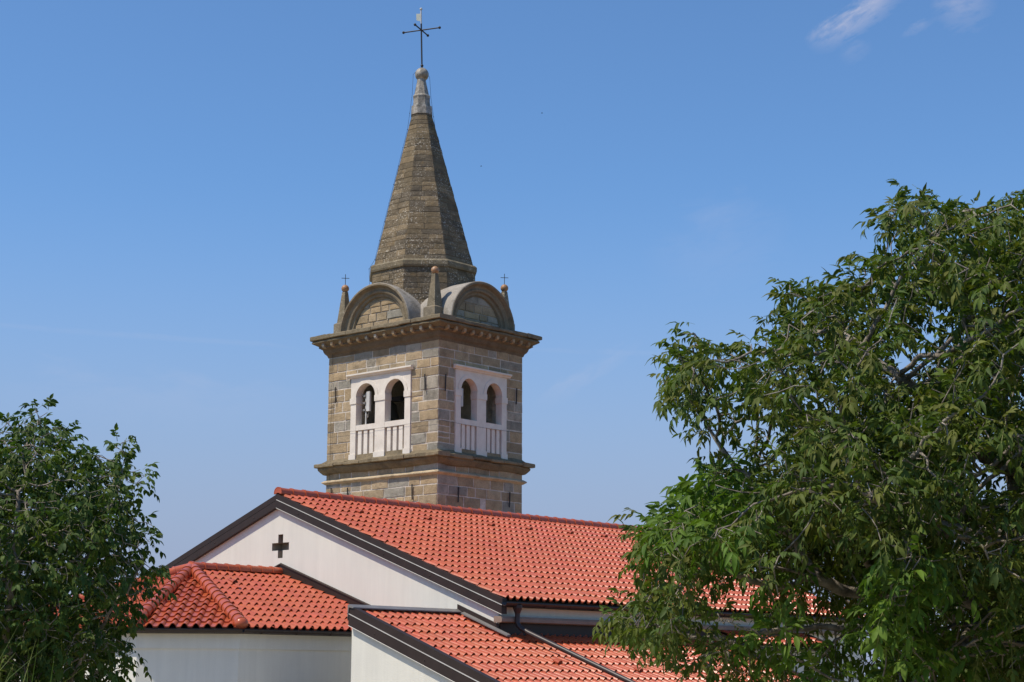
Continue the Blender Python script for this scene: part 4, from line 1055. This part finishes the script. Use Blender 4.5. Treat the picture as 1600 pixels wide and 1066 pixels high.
rel = b@np.stack([CR, CU, fw], 1); sx = 800+FPX*rel[:, 0]/rel[:, 2]; sy = 533-FPX*rel[:, 1]/rel[:, 2]
fresh = (np.hypot((sx-1350)/200, (sy-970)/110) < 1) & (rel[:, 2] < 12.2) | (np.hypot((sx-1090)/90, (sy-790)/60) < 1)
ls = []
kind = g.integers(0, 3, len(b))
for q, (w_, fo, dr_, lf) in enumerate(((.40, .40, .42, .066), (.44, .30, .25, .060), (.36, .50, .65, .064))):
    tp_ = leaf_template(w_, fo, dr_, 4); m_ = (kind == q)
    ls += compound(g, b[m_ & ~fresh], d[m_ & ~fresh], 3, .135, lf, PAL_W, .35, tp_, .95, .12)
    ls += compound(g, b[m_ & fresh], d[m_ & fresh], 3, .17, lf*1.3, PAL_F, .3, tp_, .95, .18)
np_mesh('crown', *merge(ls), M['leaf'], walnut)
print('walnut nodes', len(pos), 'leaves', len(b))
mb_n = 0
for i in g.choice(len(b), 26, replace=False):
    mb = MB(); p = b[i]+np.array((0, 0, -.05)); mb.ball(p, .021, 10, 7, (.16, .20, .05), 1.12); o = mb.build('walnut_fruit', M['leaf'], walnut)

# --- bushy tree on the left
bush = thing('bushy_tree', 'dense dark green bushy tree with small leaves at the left edge', 'tree', at(30, 1420, 13.))
LD = 13.
sil2 = [(-330, 640), (-180, 600), (-60, 640), (-8, 676), (12, 655), (40, 640), (66, 634), (82, 652), (104, 660), (118, 690), (112, 716), (136, 700), (158, 704), (172, 715), (192, 684), (214, 680), (204, 716), (206, 744), (246, 738), (238, 760), (208, 772), (214, 800), (252, 830), (246, 848), (222, 850), (214, 880), (262, 880), (258, 905), (226, 925), (222, 965), (206, 985), (216, 1012), (196, 1050), (150, 1110), (0, 1180), (-330, 1200)]
att2 = clumpy(crown_points(sil2, 12500, LD, 2.9, 190, 8), 2.6, -.26, 6)
limbs2 = [(W_((30, 1700, 13.), (30, 1350, 13.), (28, 1150, 13.)), None), (W_((28, 1150, 13.), (60, 980, 13.1), (70, 820, 13.), (64, 690, 13.)), 1), (W_((60, 980, 13.1), (130, 880, 12.8), (180, 780, 12.8), (198, 712, 12.8)), 1),
          (W_((28, 1150, 13.), (-60, 950, 12.8), (-90, 760, 12.8)), 1), (W_((28, 1150, 13.), (120, 1050, 12.5), (170, 960, 12.4), (225, 880, 12.5)), 1), (W_((28, 1150, 13.), (10, 1000, 12.2), (20, 850, 12.), (40, 740, 12.2)), 1), (W_((28, 1150, 13.), (-180, 1000, 13.2), (-240, 800, 13.2)), 1), (W_((28, 1150, 13.), (90, 1000, 13.9), (120, 840, 13.9)), 1)]
pos2, par2 = grow(limbs2, att2, .068, .9, .070, jitter=.34, seed=9)
rad2, ch2 = radii(pos2, par2, .0022, 2.3, .10)
branch_mesh('trunk', pos2, par2, rad2, bush, M['bark'])
tn2 = tip_nodes(pos2, par2, rad2, .0068); d2 = unit(pos2[tn2]-pos2[par2[tn2]])
PAL_B = 0.95*np.array([(.062, .108, .022), (.052, .098, .020), (.080, .125, .024), (.046, .086, .020), (.095, .135, .028)])
g = np.random.default_rng(33)
b2, dd2 = spawn(g, pos2, d2, tn2, 1, .9)
tplb = leaf_template(.52, .30, .22, 4)
ls = compound(g, b2, dd2, 3, .125, .053, PAL_B, .35, tplb, .8)
np_mesh('crown', *merge(ls), M['leaf'], bush)
print('bush nodes', len(pos2), 'leaves', len(b2))

# --- tall grass on the bank in the lower left corner
g = np.random.default_rng(2); mb = MB()
for i in range(620):
    rt = g.uniform(-3.6, -1.72); fd = g.uniform(7.2, 9.4); x = fw[0]/math.cos(PITCH)*fd+r0[0]*rt; y = fw[1]/math.cos(PITCH)*fd+r0[1]*rt
    z = ground_z(x, y)-.02; h = g.uniform(.40, .88)*(1-.35*max(0, rt+2.4)); yaw = g.uniform(0, 6.28); ln = g.uniform(.15, .75)*h
    dx, dy = math.cos(yaw), math.sin(yaw); w = g.uniform(.003, .0065); c = random.choice([(.13, .17, .045), (.17, .20, .06), (.26, .24, .10), (.10, .15, .04)])
    p = [np.array((x+dx*ln*t*t, y+dy*ln*t*t, z+h*(t-.25*t*t*ln/h))) for t in (0, .35, .7, 1)]; sd = np.array((-dy, dx, 0))
    vs = []
    for q, k in zip(p, (1, .9, .6, .12)): vs += [q-sd*w*k, q+sd*w*k]
    mb.add(vs, [(0, 1, 3, 2), (2, 3, 5, 4), (4, 5, 7, 6)], c, True)
    if i % 26 == 0:
        tip = p[-1]
        for k in range(14):
            s = tip-np.array((dx*.5, dy*.5, .8))*.012*k; o_ = g.normal(0, .006, 3)
            mb.add([s+o_, s+o_+np.array((.003, .002, .016)), s+o_+np.array((dx*.006, dy*.006, .022)), s+o_+np.array((-.003, .0, .012))], [(0, 1, 2, 3)], (.34, .30, .16), True)
tag(mb.build('tall_grass', M['leaf']), kind='stuff')

# --- a small house beyond the church, its roof glimpsed under the walnut tree
house = thing('house', 'small house with red tiled roof glimpsed beneath the walnut branches', 'house', (58, 24, GZ))
hx0, hx1, hy0, hy1 = 52., 64., 18.8, 28.8; hz = -1.2; hr = 1.1; hm = (hy0+hy1)/2
mb = MB(); mb.box((hx0+.4, hy0+.4, GZ), (hx1-.4, hy1-.4, hz)); mb.prism([(hy0+.4, hz), (hy1-.4, hz), (hm, hr-.2)], 0, hx0+.4, hx1-.4); fix(mb.build('wall', M['plaster'], house))
hs = (hr-hz)/(hm-hy0); hh = 1/math.hypot(1, hs)
hroof = tiles('roof', (hx0, hy0, hz), (1, 0, 0), (0, hh, hs*hh), 40, 14, house, per=.3, row=(hm-hy0)/hh/14, samp=7)
tiles('roof_slope', (hx0, hy1, hz), (1, 0, 0), (0, -hh, hs*hh), 40, 14, hroof, per=.3, row=(hm-hy0)/hh/14, samp=5)
caps('ridge_cap', (hx0, hm, hr+.03), (hx1, hm, hr+.03), hroof, .13, .4)

# --- two far birds
for (px, py), lab in (((847, 177), 'tiny dark bird in the sky right of the spire tip, the higher one'), ((752, 260), 'tiny dark bird close to the right slope of the spire, the lower one')):
    c = at(px, py, 190.); b_ = thing('bird', lab, 'bird', c, 'birds flying by the spire')
    e = CR*.9+fw*.2; e /= np.linalg.norm(e); s = np.cross(e, (0, 0, 1)); mb = MB(); mb.tube([c-e*.09, c-e*.05, c+e*.04, c+e*.09], [.006, .025, .022, .006], 6); mb.build('body', M['black'], b_)
    mb = MB()
    for q in (-1, 1): mb.loft([[c+e*.03+s*q*t_*.2+np.array((0, 0, .07*t_*(1.4-t_)))-e*.05*t_, c-e*.04+s*q*t_*.2+np.array((0, 0, .07*t_*(1.4-t_)))-e*.05*t_, c-e*.005+s*q*t_*.2+np.array((0, 0, .012+.07*t_*(1.4-t_)))-e*.05*t_] for t_ in (0, .5, 1)])
    mb.build('wings', M['black'], b_)

# --- dark trees well behind the church on the right
def far_tree(x, y, h, r, seed):
    g = np.random.default_rng(seed); t = thing('background_tree', 'dark tree far behind the church, glimpsed through gaps in the walnut crown', 'tree', (x, y, GZ), 'trees far behind the walnut')
    mb = MB(); mb.tube([(x, y, GZ), (x+.1, y, GZ+h*.35), (x-.1, y+.2, GZ+h*.75)], [.28, .2, .06], 8)
    for k in range(9):
        w = g.uniform(0, 6.28); z = GZ+h*g.uniform(.3, .6); mb.tube([(x, y, z), (x+math.cos(w)*r*.4, y+math.sin(w)*r*.4, z+h*.1), (x+math.cos(w)*r*.75, y+math.sin(w)*r*.75, z+h*.16)], [.09, .05, .02], 5)
    mb.build('trunk', M['bark'], t)
    cl = np.array([(x, y, GZ+h*.62)])+unit(g.normal(0, 1, (46, 3)))*g.uniform(.35, 1, (46, 1))*np.array((r, r, h*.36))
    n = 9000; i = g.integers(0, 46, n); p = cl[i]+unit(g.normal(0, 1, (n, 3)))*(g.uniform(.5, 1, (n, 1))*r*.36)
    pal = np.array([(.045, .075, .022), (.055, .09, .026), (.035, .062, .02)])
    V, F, C = place_leaves(p, unit(g.normal(0, 1, (n, 3))+(0, 0, -.3)), g.normal(0, 1, (n, 3))+(0, 0, 1.), g.uniform(.18, .30, n), pal[g.integers(0, 3, n)], leaf_template(.55, .2, .2, 3))
    np_mesh('crown', V, F, C, M['leaf'], t)
for a in ((66, 33, 11.5, 4.2, 1), (74, 31, 12.5, 4.6, 2), (72, 22, 11, 4.0, 3), (82, 25, 13, 5, 4)): far_tree(*a)
